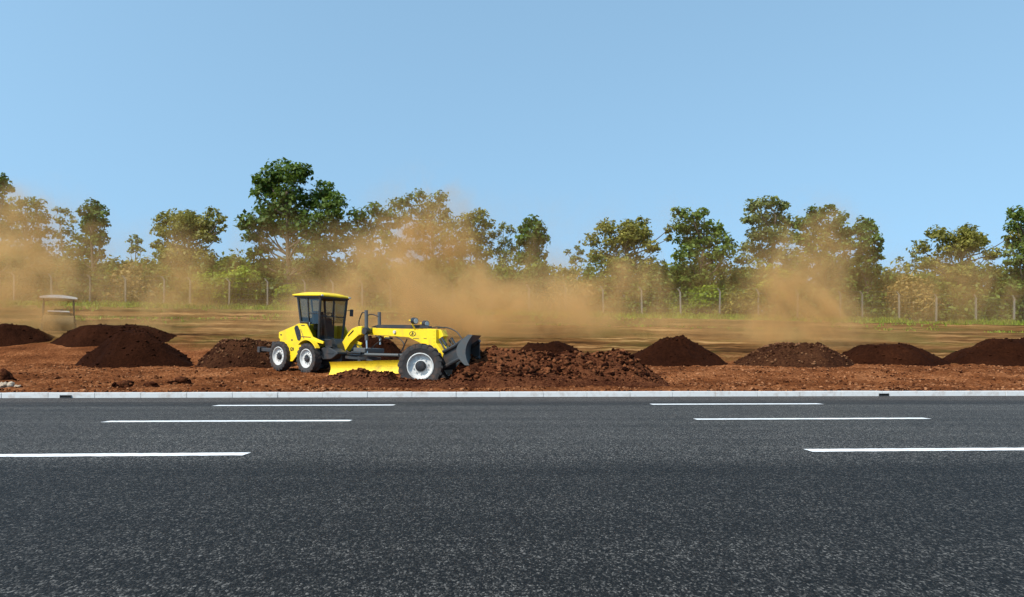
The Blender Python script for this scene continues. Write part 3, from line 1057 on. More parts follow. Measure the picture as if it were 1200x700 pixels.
# front bolster plate bearing down to the axle
fp = [gl(*p, .86) for p in [(503.5, 385.6), (512.4, 386.4), (512.6, 402.5), (521, 415), (519.5, 421), (517, 428.5), (513, 428), (505, 416), (497, 407), (493, 402.5), (503, 403)]]
bm = bmesh.new(); prism(bm, fp, .80, 1.30, .015)
for k in range(5):
    q = gl(508.5, 388 + 4.2 * k, .80)
    tubes(bm, [(q[0], .805, q[1]), (q[0], .785, q[1])], .018, 6)
gpart('front_bolster', bm, 'yellow')
bm = bmesh.new()   # slot and bolts of the neck
s0, s1 = gl(408.2, 393.8, VB0 - .004), gl(414.2, 387.4, VB0 - .004)
tubes(bm, [(s0[0], VB0 - .003, s0[1]), (s1[0], VB0 - .003, s1[1])], .022, 6)
gpart('frame_slot', bm, 'black', frame)
# round badge
def badge():
    c = gl(483.6, 391.4, VB0)
    bm = bmesh.new()
    n = 32
    ax, az = .155, .085
    for (k0, k1) in ((1.0, .82),):
        ro = [bm.verts.new((ax * math.cos(2 * math.pi * k / n), 0, az * math.sin(2 * math.pi * k / n))) for k in range(n)]
        ri = [bm.verts.new((ax * k1 * math.cos(2 * math.pi * k / n), 0, az * (k1 - .06) * math.sin(2 * math.pi * k / n))) for k in range(n)]
        for k in range(n): bm.faces.new((ro[k], ro[(k + 1) % n], ri[(k + 1) % n], ri[k]))
    for pts in ([(-.08, 0, -.055), (-.03, 0, .0), (0, 0, .06)], [(-.01, 0, -.06), (.005, 0, .0), (.0, 0, .06)], [(.085, 0, -.05), (.04, 0, .0), (0, 0, .06)]):
        tubes(bm, curve_pts(pts, 5), .012, 4)
    o = gpart('badge', bm, 'black', frame); o.location = (c[0], VB0 - .004, c[1])
    c = gl(463, 389.2, VB0)
    bm = bmesh.new()
    tubes(bm, [(0, .01, 0), (0, -.05, 0)], .055, 14)
    o = gpart('pivot_cap', bm, 'rim', frame); o.location = (c[0], VB0, c[1])
    for w0, w1 in ((484, 491), (496.5, 500)):
        bm = bmesh.new()
        p, q = gl(w0, 396.8, VB0), gl(w1, 396.9, VB0)
        bm_box(bm, ((p[0] + q[0]) / 2, VB0 - .003, p[1]), (q[0] - p[0], .004, .018))
        gpart('trim', bm, 'black', frame)


badge()
# black pipe tray on top of the beam
t0, t1 = gl(441.5, 384.6, 1.0), gl(503, 384.9, 1.0)
bm = bmesh.new()
prism(bm, [(t0[0], t0[1]), (t1[0], t1[1] + .005), (t1[0] - .02, t1[1] + .07), (t0[0], t0[1] + .085)], .95, 1.15, .01)
for k in range(4):
    v = .965 + .055 * k
    tubes(bm, [(t0[0] - .2, v, t0[1] + .03), (t0[0] + .1, v, t0[1] + .10), (t1[0] - .2, v, t1[1] + .085)], .016, 6)
gpart('pipe_tray', bm, 'dark_steel')

# blade lift cylinders standing on both sides of the beam
for i, (px, top_, mid_, bot_, v) in enumerate(((429.2, 363.8, 399, 416, .72), (444.4, 366, 384, 404, 1.42))):
    p0, p1, p2 = gl(px, top_, v), gl(px + .3, mid_, v), gl(px + 1, bot_, v)
    bm = bmesh.new()
    tubes(bm, [(p0[0], v, p0[1]), (p1[0], v, p1[1])], .062, 12)
    lc = gpart('lift_cylinder', bm, 'grey_steel')
    bm = bmesh.new(); tubes(bm, [(p1[0], v, p1[1]), (p2[0], v, p2[1])], .03, 10)
    gpart('rod', bm, 'chrome', lc)
    c = gl(px, 388, v)
    bm = bmesh.new()
    tubes(bm, [(c[0], v - .09, c[1]), (c[0], v + .09, c[1])], .125, 12)
    bm_box(bm, (c[0], (v + 1.05) / 2, c[1]), (.15, abs(1.05 - v), .14), None, .02)
    gpart('collar', bm, 'black', lc)
# yellow saddle bracket on the beam by the first cylinder
bm = bmesh.new()
s = gl(421.5, 387.5, .8)
bm_box(bm, (s[0], .86, s[1]), (.2, .14, .3), None, .03)
gpart('saddle', bm, 'yellow')

# drawbar and turning circle
bm = bmesh.new()
for vv, w_ in ((.62, .05), (1.48, .05)):
    a = gl(428, 415.5, vv); b = gl(470, 416.5, 1.05)
    tubes(bm, [(a[0], vv, a[1]), (b[0], 1.05 + (.1 if vv > 1 else -.1), b[1])], .055, 10)
a = gl(424, 411, .9)
prism(bm, [(a[0] - .1, a[1] - .06), (a[0] + .5, a[1] - .06), (a[0] + .5, a[1] + .1), (a[0] - .1, a[1] + .1)], .6, 1.5, .03)
gpart('drawbar', bm, 'grey_steel')
bm = bmesh.new()
c = gl(428, 417, 1.05)
for k, (ro, ri, hh_) in enumerate(((.62, .5, .08),)):
    n = 40
    vs = []
    for z in (0, hh_):
        for rr in (ri, ro):
            vs.append([bm.verts.new((c[0] - .1 + rr * math.cos(2 * math.pi * q / n), 1.05 + rr * math.sin(2 * math.pi * q / n), c[1] - .12 + z)) for q in range(n)])
    for q in range(n):
        q2 = (q + 1) % n
        bm.faces.new((vs[0][q], vs[0][q2], vs[1][q2], vs[1][q])); bm.faces.new((vs[2][q], vs[3][q], vs[3][q2], vs[2][q2]))
        bm.faces.new((vs[1][q], vs[1][q2], vs[3][q2], vs[3][q])); bm.faces.new((vs[0][q], vs[2][q], vs[2][q2], vs[0][q2]))
gpart('turning_circle', bm, 'dark_steel')
bm = bmesh.new()
bm_box(bm, (c[0] + .1, .95, c[1] + .16), (.5, .3, .2), None, .03)
bm_box(bm, (c[0] + .28, .75, c[1] + .14), (.2, .2, .28), None, .03)
tubes(bm, [(c[0] - .2, .62, c[1] + .1), (c[0] + .3, .62, c[1] + .1)], .05, 10)
gpart('slew_motor', bm, 'black')

# moldboard: curved yellow plate angled across under the drawbar
bm = bmesh.new()
A0 = gl(386.5, 430, .05); B0 = gl(470, 428, .55)
pA = Vector((A0[0], .05, A0[1])); pB = Vector((B0[0], .55, B0[1]))
ax_ = (pB - pA); L_ = ax_.length; ax_.normalize()
nrm_ = ax_.cross(Vector((0, 0, 1))).normalized()      # towards the camera side
if (nrm_.x * AU + nrm_.y * AV + nrm_.z * AW).y > 0: nrm_ = -nrm_
hgt = .44
secs = []
for k in range(9):
    t = k / 8
    h = -hgt * .62 + hgt * t
    off = .10 * (2 * t - 1) ** 2 - .05
    secs.append((off, h))
rings = []
for e in (pA, pB):
    fr_ = [bm.verts.new(e + nrm_ * o_ + Vector((0, 0, h_))) for o_, h_ in secs]
    bk_ = [bm.verts.new(e + nrm_ * (o_ - .035) + Vector((0, 0, h_))) for o_, h_ in secs]
    rings.append(fr_ + bk_[::-1])
n_ = len(rings[0])
for k in range(n_):
    bm.faces.new((rings[0][k], rings[0][(k + 1) % n_], rings[1][(k + 1) % n_], rings[1][k]))
bm.faces.new(rings[0]); bm.faces.new(rings[1][::-1])
gpart('moldboard', bm, 'yellow_worn')
bm = bmesh.new()
for t in (.42, .62):
    q = pA + ax_ * (L_ * t)
    tubes(bm, [q + Vector((0, 0, .1)) - nrm_ * .05, Vector((c[0] - .1 + (t - .5) * 1.6, .95, c[1] - .1))], .06, 8)
gpart('blade_arm', bm, 'dark_steel')

# headlights on yellow brackets
for px, py, v in ((486.0, 376.2, .82), (499.0, 379.6, 1.3)):
    q = gl(px, py, v); b = gl(px - 1.2, 386, v)
    bm = bmesh.new()
    d = Vector((1, -.12, -.05)).normalized()
    cpt = Vector((q[0], v, q[1]))
    tubes(bm, [cpt - d * .09, cpt - d * .06, cpt + d * .05, cpt + d * .06], .105, 16)
    hl = gpart('headlight', bm, 'black')
    bm = bmesh.new(); tubes(bm, [cpt + d * .061, cpt + d * .07], .085, 16)
    gpart('lens', bm, 'rim', hl)
    bm = bmesh.new()
    tubes(bm, [(b[0] - .05, (v + 1.05) / 2, b[1]), (q[0] - .1, v, q[1] - .12), (q[0] - .08, v, q[1] - .04)], .028, 8)
    tubes(bm, [(q[0] - .08, v, q[1]), (q[0] - .26, v, q[1] + .01)], .022, 8)
    gpart('bracket', bm, 'yellow', hl)

# front axle
bm = bmesh.new()
prism(bm, [(fu - .14, fw_ - .12), (fu + .14, fw_ - .12), (fu + .12, fw_ + .12), (fu - .12, fw_ + .12)], .35, 1.75, .03)
prism(bm, [(fu - .2, fw_ - .05), (fu + .3, fw_ - .05), (fu + .25, fw_ + .5), (fu - .1, fw_ + .5)], .85, 1.25, .03)
gpart('front_axle', bm, 'dark_steel')

# front dozer blade with its push arms and rams
def P(px, py, v):
    q = gl(px, py, v); return Vector((q[0], v, q[1]))


bm = bmesh.new()
for v, k in ((.62, 0), (1.4, 1)):
    sh = Vector((0, v - .62, 0)) if k else Vector((0, 0, 0))
    tubes(bm, [P(519.5, 412.5, .62) + sh, P(533, 405.5, .62) + sh, P(543, 398.5, .62) + sh], .055, 8)
    tubes(bm, [P(518, 432, .62) + sh, P(530, 425.0, .62) + sh, P(543, 418.5, .62) + sh], .06, 8)
    pl = [gl(*q, .66) for q in [(520, 414), (534, 406.5), (543, 400), (543, 418), (530, 424.5), (519, 430)]]
    prism(bm, pl, v + .03, v + .06, 0)
gpart('push_arm', bm, 'dark_steel')
bm = bmesh.new()
for v in (.82, 1.28):
    a, b = P(517.5, 396, .82), P(526.5, 411, .82)
    a.y = b.y = v
    tubes(bm, [a, a + (b - a) * .6], .045, 10); tubes(bm, [a + (b - a) * .6, b], .026, 8)
    tubes(bm, [a + Vector((-.1, 0, -.05)), b + Vector((-.12, 0, -.06))], .03, 8)
gpart('blade_ram', bm, 'black')
bm = bmesh.new()
base = P(546.5, 411, .5)
# blade profile in (forward f, up w): curved C section, swept along the blade width
fdir = Vector((math.cos(-YAW * .8), math.sin(-YAW * .8), 0))     # blade turned to face along the road
ldir = Vector((-fdir.y, fdir.x, 0))
prof = []
for k in range(11):
    t = k / 10
    w_ = -.44 + .92 * t
    f_ = .17 * (2 * t - 1) ** 2 - .10 + .06 * t
    prof.append((f_, w_))
back = [(f_ - .03 - .16 * math.sin(math.pi * min(1, max(0, (k + .5) / 11))), w_) for k, (f_, w_) in enumerate(prof)]
ring = []
for s_ in (0.0, 1.75):
    ring.append([bm.verts.new(base + fdir * f_ + ldir * s_ + Vector((0, 0, w_))) for f_, w_ in prof + back[::-1]])
n_ = len(ring[0])
for k in range(n_):
    bm.faces.new((ring[0][k], ring[0][(k + 1) % n_], ring[1][(k + 1) % n_], ring[1][k]))
bm.faces.new(ring[0]); bm.faces.new(ring[1][::-1])
dz = gpart('dozer_blade', bm, 'grey_steel')
bm = bmesh.new()   # end plate, proud of the blade's near end
pr = [base + fdir * f_ + Vector((0, 0, w_)) for f_, w_ in [(x + .05, y) for x, y in prof]] + [base + fdir * (f_ - .04) + Vector((0, 0, w_)) for f_, w_ in back[::-1]]
a = [bm.verts.new(q - ldir * .004) for q in pr]; b = [bm.verts.new(q - ldir * .035) for q in pr]
bm.faces.new(a); bm.faces.new(b[::-1])
for k in range(len(pr)):
    bm.faces.new((a[k], b[k], b[(k + 1) % len(pr)], a[(k + 1) % len(pr)]))
gpart('end_plate', bm, 'grey_steel', dz)

# hoses
for pts in ([(513, 384.6), (524, 384.2), (535, 389), (541, 397), (541.5, 401)], [(506, 384.6), (513, 383.2), (521, 384.4)],
            [(421.5, 386), (420.6, 378), (422.5, 371), (425, 366.5), (428, 367)], [(430, 370), (436, 368.5), (443, 371)],
            [(440, 393.5), (447, 398), (440, 404), (433, 410)], [(463, 394), (470, 398.5), (473.5, 404), (472, 411)], [(477, 397.5), (474, 404), (470, 412)],
            [(401, 402), (405, 410), (412, 414), (424, 412)]):
    bm = bmesh.new()
    tubes(bm, curve_pts([P(x, y, .96) for x, y in pts], 6), .02, 6)
    gpart('hose', bm, 'hose')
for q_ in (445,):
    bm = bmesh.new(); bm_box(bm, P(q_, 395.4, .98), (.1, .1, .1), None, .02)
    gpart('hydraulic_valve', bm, 'black')
bm = bmesh.new()
q2 = P(455.5, 396.5, .98); bm_box(bm, q2, (.28, .14, .07), None, .02)
gpart('hydraulic_valve', bm, 'black')
bm = bmesh.new()
q2 = P(454, 395.4, .98); bm_box(bm, q2 + Vector((0, 0, .0)), (.24, .1, .06), None, .02)
gpart('valve_bracket', bm, 'yellow')


# ------------------------------------------------------------------ road roller in the dust
def build_roller():
    Y = 41.0
    x = (69 - CX) / F * Y
    g = G(x, Y)
    root = empty('road_roller', (x, Y, g))
    root.rotation_euler = (0, 0, R(33)); root.scale = (.95, .95, .7)
    tag(root, 'hazy soil roller with a white canopy, far off in the dust', 'road roller')
    bm = bmesh.new()
    # crowned canopy
    nu, nv = 12, 8
    top, bot = [], []
    for i in range(nu + 1):
        for j in range(nv + 1):
            s, t = i / nu * 2 - 1, j / nv * 2 - 1
            e = .10 + (1 - s * s) * .17 + (1 - t * t) * .08
            top.append(bm.verts.new((s * .98, t * 1.1, 2.72 + e))); bot.append(bm.verts.new((s * .98, t * 1.1, 2.66 + e * .3)))
    w = nv + 1
    for i in range(nu):
        for j in range(nv):
            a = i * w + j
            bm.faces.new((top[a], top[a + w], top[a + w + 1], top[a + 1])); bm.faces.new((bot[a], bot[a + 1], bot[a + w + 1], bot[a + w]))
    for i in range(nu):
        for j in (0, nv):
            a = i * w + j; bm.faces.new((top[a], bot[a], bot[a + w], top[a + w]))
    for j in range(nv):
        for i in (0, nu):
            a = i * w + j; bm.faces.new((top[a], top[a + 1], bot[a + 1], bot[a]))
    bm_to('canopy', bm, M['white'], root)
    for sx in (-1, 1):
        for sy in (-.7, .7):
            bm = bmesh.new(); tubes(bm, [(sx * .82, sy, 1.1), (sx * .78, sy, 2.7)], .04, 8)
            bm_to('canopy_post', bm, M['dark_steel'], root)
    bm = bmesh.new()
    bm_box(bm, (0, 0.1, 1.05), (1.5, 1.9, .95), None, .08)
    bm_box(bm, (0, -.55, 1.35), (1.15, .75, .5), None, .08)
    bm_to('body', bm, M['roller_body'], root)
    bm = bmesh.new(); bm_box(bm, (0, -.75, 1.62), (1.15, .5, .12), None, .03)
    bm_to('bonnet', bm, M['white'], root)
    bm = bmesh.new()
    lathe(bm, [(.01, -.8), (.62, -.8), (.66, -.76), (.66, .76), (.62, .8), (.01, .8)], 32)
    bmesh.ops.rotate(bm, verts=bm.verts, cent=(0, 0, 0), matrix=Matrix.Rotation(R(90), 3, 'Z'))
    bmesh.ops.translate(bm, verts=bm.verts, vec=(0, -.85, .64))
    bm_to('drum', bm, M['roller_body'], root)
    for sx in (-1, 1):
        bm = bmesh.new(); bm_box(bm, (sx * .86, -.7, .72), (.08, .9, .2), None, .02)
        bm_to('drum_yoke', bm, M['roller_body'], root)
    for sx in (-1, 1):
        bm = bmesh.new()
        lathe(bm, [(.2, -.2), (.5, -.22), (.62, -.15), (.62, .15), (.5, .22), (.2, .2)], 28)
        bmesh.ops.rotate(bm, verts=bm.verts, cent=(0, 0, 0), matrix=Matrix.Rotation(R(90), 3, 'Z'))
        bmesh.ops.translate(bm, verts=bm.verts, vec=(sx * .72, .95, .6))
        bm_to('wheel', bm, M['rubber'], root)
    bm = bmesh.new()
    bm_box(bm, (0, .35, 1.7), (.5, .12, .5), None, .04); bm_box(bm, (0, .1, 1.55), (.5, .5, .1), None, .04)
    bm_to('seat', bm, M['black'], root)


build_roller()


# ------------------------------------------------------------------ fence
def build_fence():
    Y = 57.0
    pxs = [-72, -28, 16, 61, 105, 148, 192, 223, 268, 313, 358, 391, 425, 458, 487, 530, 576, 620, 663, 707, 752, 798, 843, 889, 935, 984, 1010, 1053, 1097, 1143, 1188, 1234, 1279]
    root = empty('fence', (0, Y, z57(0)))
    tag(root, 'wire mesh fence on pale cranked concrete posts along the top of the slope', 'fence')
    tops = []
    for i, px in enumerate(pxs):
        x = (px - CX) / F * Y
        yy = Y + random.uniform(-.12, .12)
        g = G(x, yy)
        bm = bmesh.new()
        h = 2.0 + random.uniform(-.08, .08)
        tilt = random.uniform(-.03, .03)
        w = .06
        pts = [(0, 0, -.3), (tilt * h, 0, h), (tilt * h - .22, -.05, h + .3)]
        prev = None
        for (a, b, c) in pts:
            ring = [bm.verts.new((a + dx * w, b + dy * w, c)) for dx, dy in ((-1, -1), (1, -1), (1, 1), (-1, 1))]
            if prev:
                for k in range(4): bm.faces.new((prev[k], prev[(k + 1) % 4], ring[(k + 1) % 4], ring[k]))
            prev = ring
        bm.faces.new(prev)
        bm_to('post', bm, M['post'], root, (x, yy - Y, g - z57(0)))
        tops.append((x, yy - Y, g - z57(0), h, tilt))
    bm = bmesh.new()
    for (x0, y0, g0, h0, t0), (x1, y1, g1, h1, t1) in zip(tops, tops[1:]):
        for f in (.05, .28, .5, .72, .97):
            tubes(bm, [(x0 + t0 * h0 * f, y0, g0 + h0 * f), ((x0 + x1) / 2, (y0 + y1) / 2, (g0 + g1) / 2 + h0 * f - .02), (x1 + t1 * h1 * f, y1, g1 + h1 * f)], .008, 4)
        # diagonal mesh wires
        n = 9
        for k in range(n):
            a, b = k / n, (k + 1) / n
            for s in (0, 1):
                f0, f1 = (.05, .97) if s else (.97, .05)
                tubes(bm, [(x0 + (x1 - x0) * a, y0 + (y1 - y0) * a, g0 + (g1 - g0) * a + h0 * f0), (x0 + (x1 - x0) * b, y0 + (y1 - y0) * b, g0 + (g1 - g0) * b + h0 * f1)], .005, 3)
        tubes(bm, [(x0 - .2, y0 - .05, g0 + h0 + .27), (x1 - .2, y1 - .05, g1 + h1 + .27)], .008, 4)
    bm_to('wire', bm, M['grey_steel'], root)


build_fence()


# ------------------------------------------------------------------ foliage
def leaf_cloud(clumps, size, per, shell=0.55):
    """clumps: (x,y,z,r). Returns quad mesh arrays of folded leaf sprays"""
    P_, S_, D_ = [], [], []
    for (x, y, z, r) in clumps:
        r = r * 1.28
        n = max(24, int(per * 2.6 * (r / size) ** 2))
        d = RNG.normal(size=(n, 3)); d /= np.linalg.norm(d, axis=1)[:, None]
        rad = r * (shell + (1 - shell) * RNG.uniform(0, 1, n) ** .6) * (1 + .25 * RNG.normal(size=n) * .5)
        deep = RNG.uniform(0, 1, n) < .25
        rad[deep] *= RNG.uniform(.2, 1, deep.sum())
        # sub-clumping so the outline stays ragged
        k = max(5, int(n / 14))
        cd = RNG.normal(size=(k, 3)); cd /= np.linalg.norm(cd, axis=1)[:, None]
        near = RNG.integers(0, k, n)
        mixw = RNG.uniform(.35, .95, n)[:, None]
        d = d * (1 - mixw) + cd[near] * mixw
        d /= np.linalg.norm(d, axis=1)[:, None]
        d[:, 2] = np.where(d[:, 2] < -.3, d[:, 2] * .7, d[:, 2])
        P_.append(np.array([x, y, z]) + d * rad[:, None] * np.array([1, 1, .85]))
        S_.append(size * RNG.uniform(.5, 1.35, n)); D_.append(d)
    P_ = np.concatenate(P_); S_ = np.concatenate(S_); D_ = np.concatenate(D_)
    n = len(P_)
    nr = D_ * .5 + RNG.normal(size=(n, 3)) * .55 + np.array([0, 0, .55])
    nr /= np.linalg.norm(nr, axis=1)[:, None]
    a = np.cross(nr, RNG.normal(size=(n, 3))); a /= np.linalg.norm(a, axis=1)[:, None]
    b = np.cross(nr, a)
    w = (S_ * RNG.uniform(.3, .55, n))[:, None]; l = (S_ * .75)[:, None]
    bend = nr * (S_ * .18)[:, None]
    V = np.stack([P_ - a * l, P_ + b * w + bend * .4, P_ + a * l - bend, P_ - b * w + bend * .4], 1).reshape(-1, 3)
    Fq = np.arange(4 * n).reshape(-1, 4)
    return V, Fq


def tree(label, base, Y, clumps, leaf='mid', size=.34, per=7, group='trees behind the fence', name='tree', bark='bark', trunk_r=None, lean=0.0, depthf=1.0, fill=1.0):
    bx = (base - CX) / F * Y
    g = G(bx, Y)
    root = empty(name, (bx, Y, g))
    tag(root, label, 'tree', group)
    cl = []
    for (px, py, r) in clumps:
        rr = r / F * Y
        w = at(px, py, Y)
        dy = random.uniform(-1, 1) * 1.6 * depthf
        sc = (Y + dy) / Y
        cl.append((w.x * sc - bx, dy, (w.z - CAMZ) * sc + CAMZ - g, rr))
    if fill and name == 'tree':
        zs = [c[2] - c[3] for c in cl]; z0 = min(zs); xs_ = [c[0] for c in cl]
        xa, xb = min(xs_), max(xs_)
        for k in range(int(fill * (xb - xa + 2) * max(1.0, z0) / 3.2)):
            cl.append((random.uniform(xa - .4, xb + .4), random.uniform(-1.2, 1.2), random.uniform(.8, max(1.2, z0 + .8)), random.uniform(.55, .95)))
    V, Fq = leaf_cloud(cl, size * .7, per * .85)
    top = max(c[2] for c in cl)
    bm = bmesh.new()
    tr = trunk_r or top * .016 + .05
    mx = sum(c[0] for c in cl) / len(cl)
    fork = top * .38
    sp = [(0, 0, -.3), (lean * .3 + .05, .05, fork * .5), (mx * .3 + lean, 0, fork), (mx * .75, 0, top * .62), (mx, 0, top * .85)]
    cp = curve_pts(sp, 5)
    tubes(bm, cp, tr * 1.15, 8, tr * .3)
    for (x, y, z, r) in cl:
        k = min(len(cp) - 1, max(4, int(len(cp) * min(.95, max(.32, (z - r * 1.4) / top)))))
        s0 = cp[k]
        if s0.z > z: s0 = cp[max(3, int(k * .7))]
        m_ = (s0 + Vector((x, y, z))) / 2 + Vector((random.uniform(-.3, .3), random.uniform(-.3, .3), -.25))
        tubes(bm, curve_pts([s0, m_, (x, y, z)], 3), tr * .42, 6, tr * .12)
        for _ in range(3):
            d = Vector((random.uniform(-1, 1), random.uniform(-1, 1), random.uniform(-.2, 1))).normalized() * r * .9
            tubes(bm, [Vector((x, y, z)), Vector((x, y, z)) + d * .6 + Vector((0, 0, .1)), Vector((x, y, z)) + d], tr * .13, 4, tr * .05)
    bm_to('trunk', bm, M[bark], root, smooth=True)
    link_mesh('crown', mesh_np('crown', V, Fq), GREEN[leaf], root)
    return root


tree('tallest dark green tree with stepped crown, rising above the yellow cab', 338, 60.0,
     [(330, 203, 15), (312, 212, 13), (345, 207, 13), (356, 200, 8), (322, 222, 14), (303, 224, 9), (340, 228, 14), (322, 243, 18), (345, 246, 17), (380, 226, 13), (366, 236, 13), (393, 238, 11),
      (385, 250, 14), (303, 258, 14), (288, 262, 9), (318, 266, 14), (340, 270, 16), (365, 265, 16), (395, 265, 13), (298, 275, 12), (345, 290, 11), (370, 288, 16), (392, 285, 14), (312, 290, 10), (358, 306, 12), (300, 300, 9), (318, 312, 10), (308, 325, 11), (378, 308, 12)],
     'dark', .40, 8.5)
tree('spreading dark tree with drooping limbs beside the tallest tree', 432, 63.0,
     [(418, 255, 10), (438, 247, 9), (452, 252, 10), (425, 268, 12), (445, 266, 11), (462, 262, 8), (412, 280, 12), (432, 285, 12), (455, 282, 10), (420, 300, 13), (445, 302, 12), (465, 295, 10)], 'dark', .38, 7)
tree('tall airy dusty tree with broken top above the front blade', 508, 64.0,
     [(478, 236, 8), (490, 230, 8), (462, 240, 8), (507, 238, 10), (517, 232, 7), (495, 248, 11), (517, 250, 11), (475, 254, 10), (505, 264, 13), (530, 262, 9), (487, 270, 12), (522, 278, 14), (545, 272, 10), (500, 290, 13), (472, 288, 11), (535, 294, 12)],
     'grey', .34, 6, bark='bark_pale')
tree('round topped airy tree adjoining the tall airy dusty one', 556, 65.0,
     [(548, 258, 9), (562, 255, 9), (572, 263, 8), (555, 272, 11), (568, 280, 10), (550, 290, 12), (566, 298, 10)], 'olive', .32, 6.5, bark='bark_pale')
tree('thin wispy tree just before the dense dark oval tree', 588, 66.0,
     [(590, 266, 5), (598, 270, 6), (583, 276, 6), (592, 283, 7), (601, 290, 7), (580, 293, 8), (592, 302, 9)], 'grey', .28, 5, bark='bark_pale', trunk_r=.1)
tree('dense dark oval tree above the rough ridge of clods', 624, 62.0,
     [(622, 261, 8), (631, 266, 7), (615, 269, 7), (624, 275, 10), (634, 280, 8), (613, 283, 8), (627, 289, 11), (620, 301, 11), (632, 299, 8), (611, 304, 9), (636, 312, 7)], 'dark', .36, 9)
small = tree('tiny lone tree standing apart on the skyline by the hazy roller', 158, 84.0,
             [(157, 279, 4), (152, 284, 4), (163, 283, 4), (158, 289, 5), (153, 294, 4), (165, 293, 4)], 'grey', .36, 6, trunk_r=.12, group='tiny trees on the skyline', depthf=.4, fill=0)
broad = tree('broad dusty tree with a side limb, nearest the tallest tree', 214, 62.0,
             [(192, 258, 9), (206, 254, 9), (222, 257, 10), (236, 262, 9), (248, 250, 7), (258, 257, 6), (262, 268, 5), (245, 263, 7), (188, 272, 9), (204, 272, 12), (222, 274, 12), (238, 278, 9), (195, 290, 10), (214, 292, 13), (230, 294, 10), (184, 288, 6), (252, 282, 5), (212, 264, 11), (218, 259, 10), (236, 266, 11), (246, 270, 9), (228, 266, 11), (202, 300, 12), (222, 306, 13), (240, 303, 11), (208, 318, 11), (232, 320, 10)],
             'olive', .32, 7)


def shift(root, dpx, dpy, Y, label, scale=1.0):
    c = copy_tree(root)
    x = c.location.x + dpx / F * Y
    c.location = (x, c.location.y, G(x, c.location.y) + 0.0)
    c['label'] = label
    # match the surveyed crest height
    c.scale = (scale,) * 3
    return c


shift(small, 515, 18, 84.0, 'tiny lone skyline tree above the middle of the rough ridge', .98)
shift(small, 906, 18, 84.0, 'tiny lone skyline tree above the low flat crested heap', .98)
shift(broad, 514, 17, 62.0, 'broad dusty tree with a side limb, above the rough ridge', 1.0)
shift(broad, 906, 17, 62.0, 'broad dusty tree with a side limb, beyond the flat crested heap', 1.0)

tree('dark tree top cut by the picture edge over the dust cloud', -4, 58.0,
     [(2, 211, 8), (-8, 218, 9), (6, 222, 7), (-4, 232, 9), (-16, 240, 10), (2, 246, 8), (-12, 260, 10)], 'dark', .36, 8)
tree('wide pale airy tree fading into the dust at the picture edge', 26, 61.0,
     [(14, 240, 8), (30, 236, 8), (45, 240, 8), (8, 255, 11), (28, 254, 11), (48, 256, 10), (16, 272, 12), (36, 272, 11), (54, 274, 8), (8, 290, 12), (30, 292, 12), (50, 292, 9)], 'grey', .32, 6, bark='bark_pale')
tree('twiggy see through tree between the airy tree and the dark oval', 77, 63.0,
     [(68, 246, 5), (78, 249, 5), (85, 258, 5), (70, 260, 6), (80, 270, 7), (68, 276, 6), (88, 280, 7), (74, 290, 8), (86, 296, 7)], 'grey', .28, 4.5, bark='bark_pale', trunk_r=.1)
tree('dense dark oval tree near the hazy white roofed machine', 110, 60.0,
     [(108, 242, 8), (117, 248, 8), (100, 250, 7), (110, 257, 10), (120, 262, 7), (102, 266, 8), (113, 271, 9), (106, 282, 10), (118, 282, 8), (98, 292, 9), (112, 297, 9)], 'dark', .36, 9)
tree('leafy green stepped tree above the tall dark heap', 818, 60.0,
     [(796, 250, 8), (812, 252, 8), (824, 249, 6), (800, 264, 11), (820, 264, 11), (838, 270, 9), (802, 280, 12), (824, 282, 13), (845, 280, 9), (856, 287, 7), (806, 298, 13), (828, 300, 13), (848, 298, 11), (800, 316, 12), (822, 318, 13), (846, 316, 11)],
     'mid', .36, 8)
tree('greyish tall tree with rounded crown between green and dark brown trees', 900, 64.0,
     [(884, 242, 9), (900, 238, 9), (915, 242, 8), (880, 256, 9), (897, 256, 12), (917, 258, 11), (930, 262, 8), (888, 274, 11), (908, 276, 13), (926, 280, 10), (880, 290, 10), (900, 296, 13), (922, 300, 12), (872, 304, 9)],
     'grey', .36, 8)
tree('big dark brownish tree wrapped in the thick dust plume', 966, 61.0,
     [(954, 252, 9), (970, 250, 9), (985, 254, 8), (945, 264, 9), (962, 266, 12), (982, 268, 11), (995, 272, 7), (940, 280, 10), (958, 284, 13), (980, 286, 13), (996, 288, 8), (948, 302, 13), (972, 306, 13), (992, 306, 10)],
     'dark', .38, 8.5)
tree('dense dark oval tree at the rim of the thick dust plume', 1016, 60.0,
     [(1012, 262, 8), (1022, 264, 7), (1008, 270, 7), (1018, 276, 10), (1027, 280, 7), (1009, 286, 8), (1020, 291, 10), (1012, 302, 10), (1024, 302, 8), (1006, 312, 9)], 'dark', .36, 9)
tree('leafy green tree half cut off above the last dark heap', 1200, 60.0,
     [(1188, 250, 8), (1204, 254, 9), (1192, 266, 10), (1210, 270, 11), (1190, 284, 11), (1210, 290, 13), (1194, 302, 13), (1214, 312, 13), (1190, 322, 12)], 'mid', .36, 8)


# shrubs that stand out
def shrub(label, px, top, r, Y, leaf, size=.3, per=7):
    g0 = G((px - CX) / F * Y, Y)
    base_py = HY - (g0 - CAMZ) * F / Y
    cl = []
    n = 9
    for k in range(n):
        fx = random.uniform(-1, 1)
        py = top + r * .45 + (base_py - top - r * .6) * random.uniform(0, 1) * (.5 + .5 * random.random())
        py = min(py, base_py - r * .3) + abs(fx) * r * .3
        cl.append((px + fx * r, py, r * random.uniform(.4, .6)))
    o = tree(label, px, Y, cl, leaf, size, per, group='shrubs behind the fence', name='shrub', trunk_r=.05, depthf=.6)
    o['category'] = 'shrub'
    return o


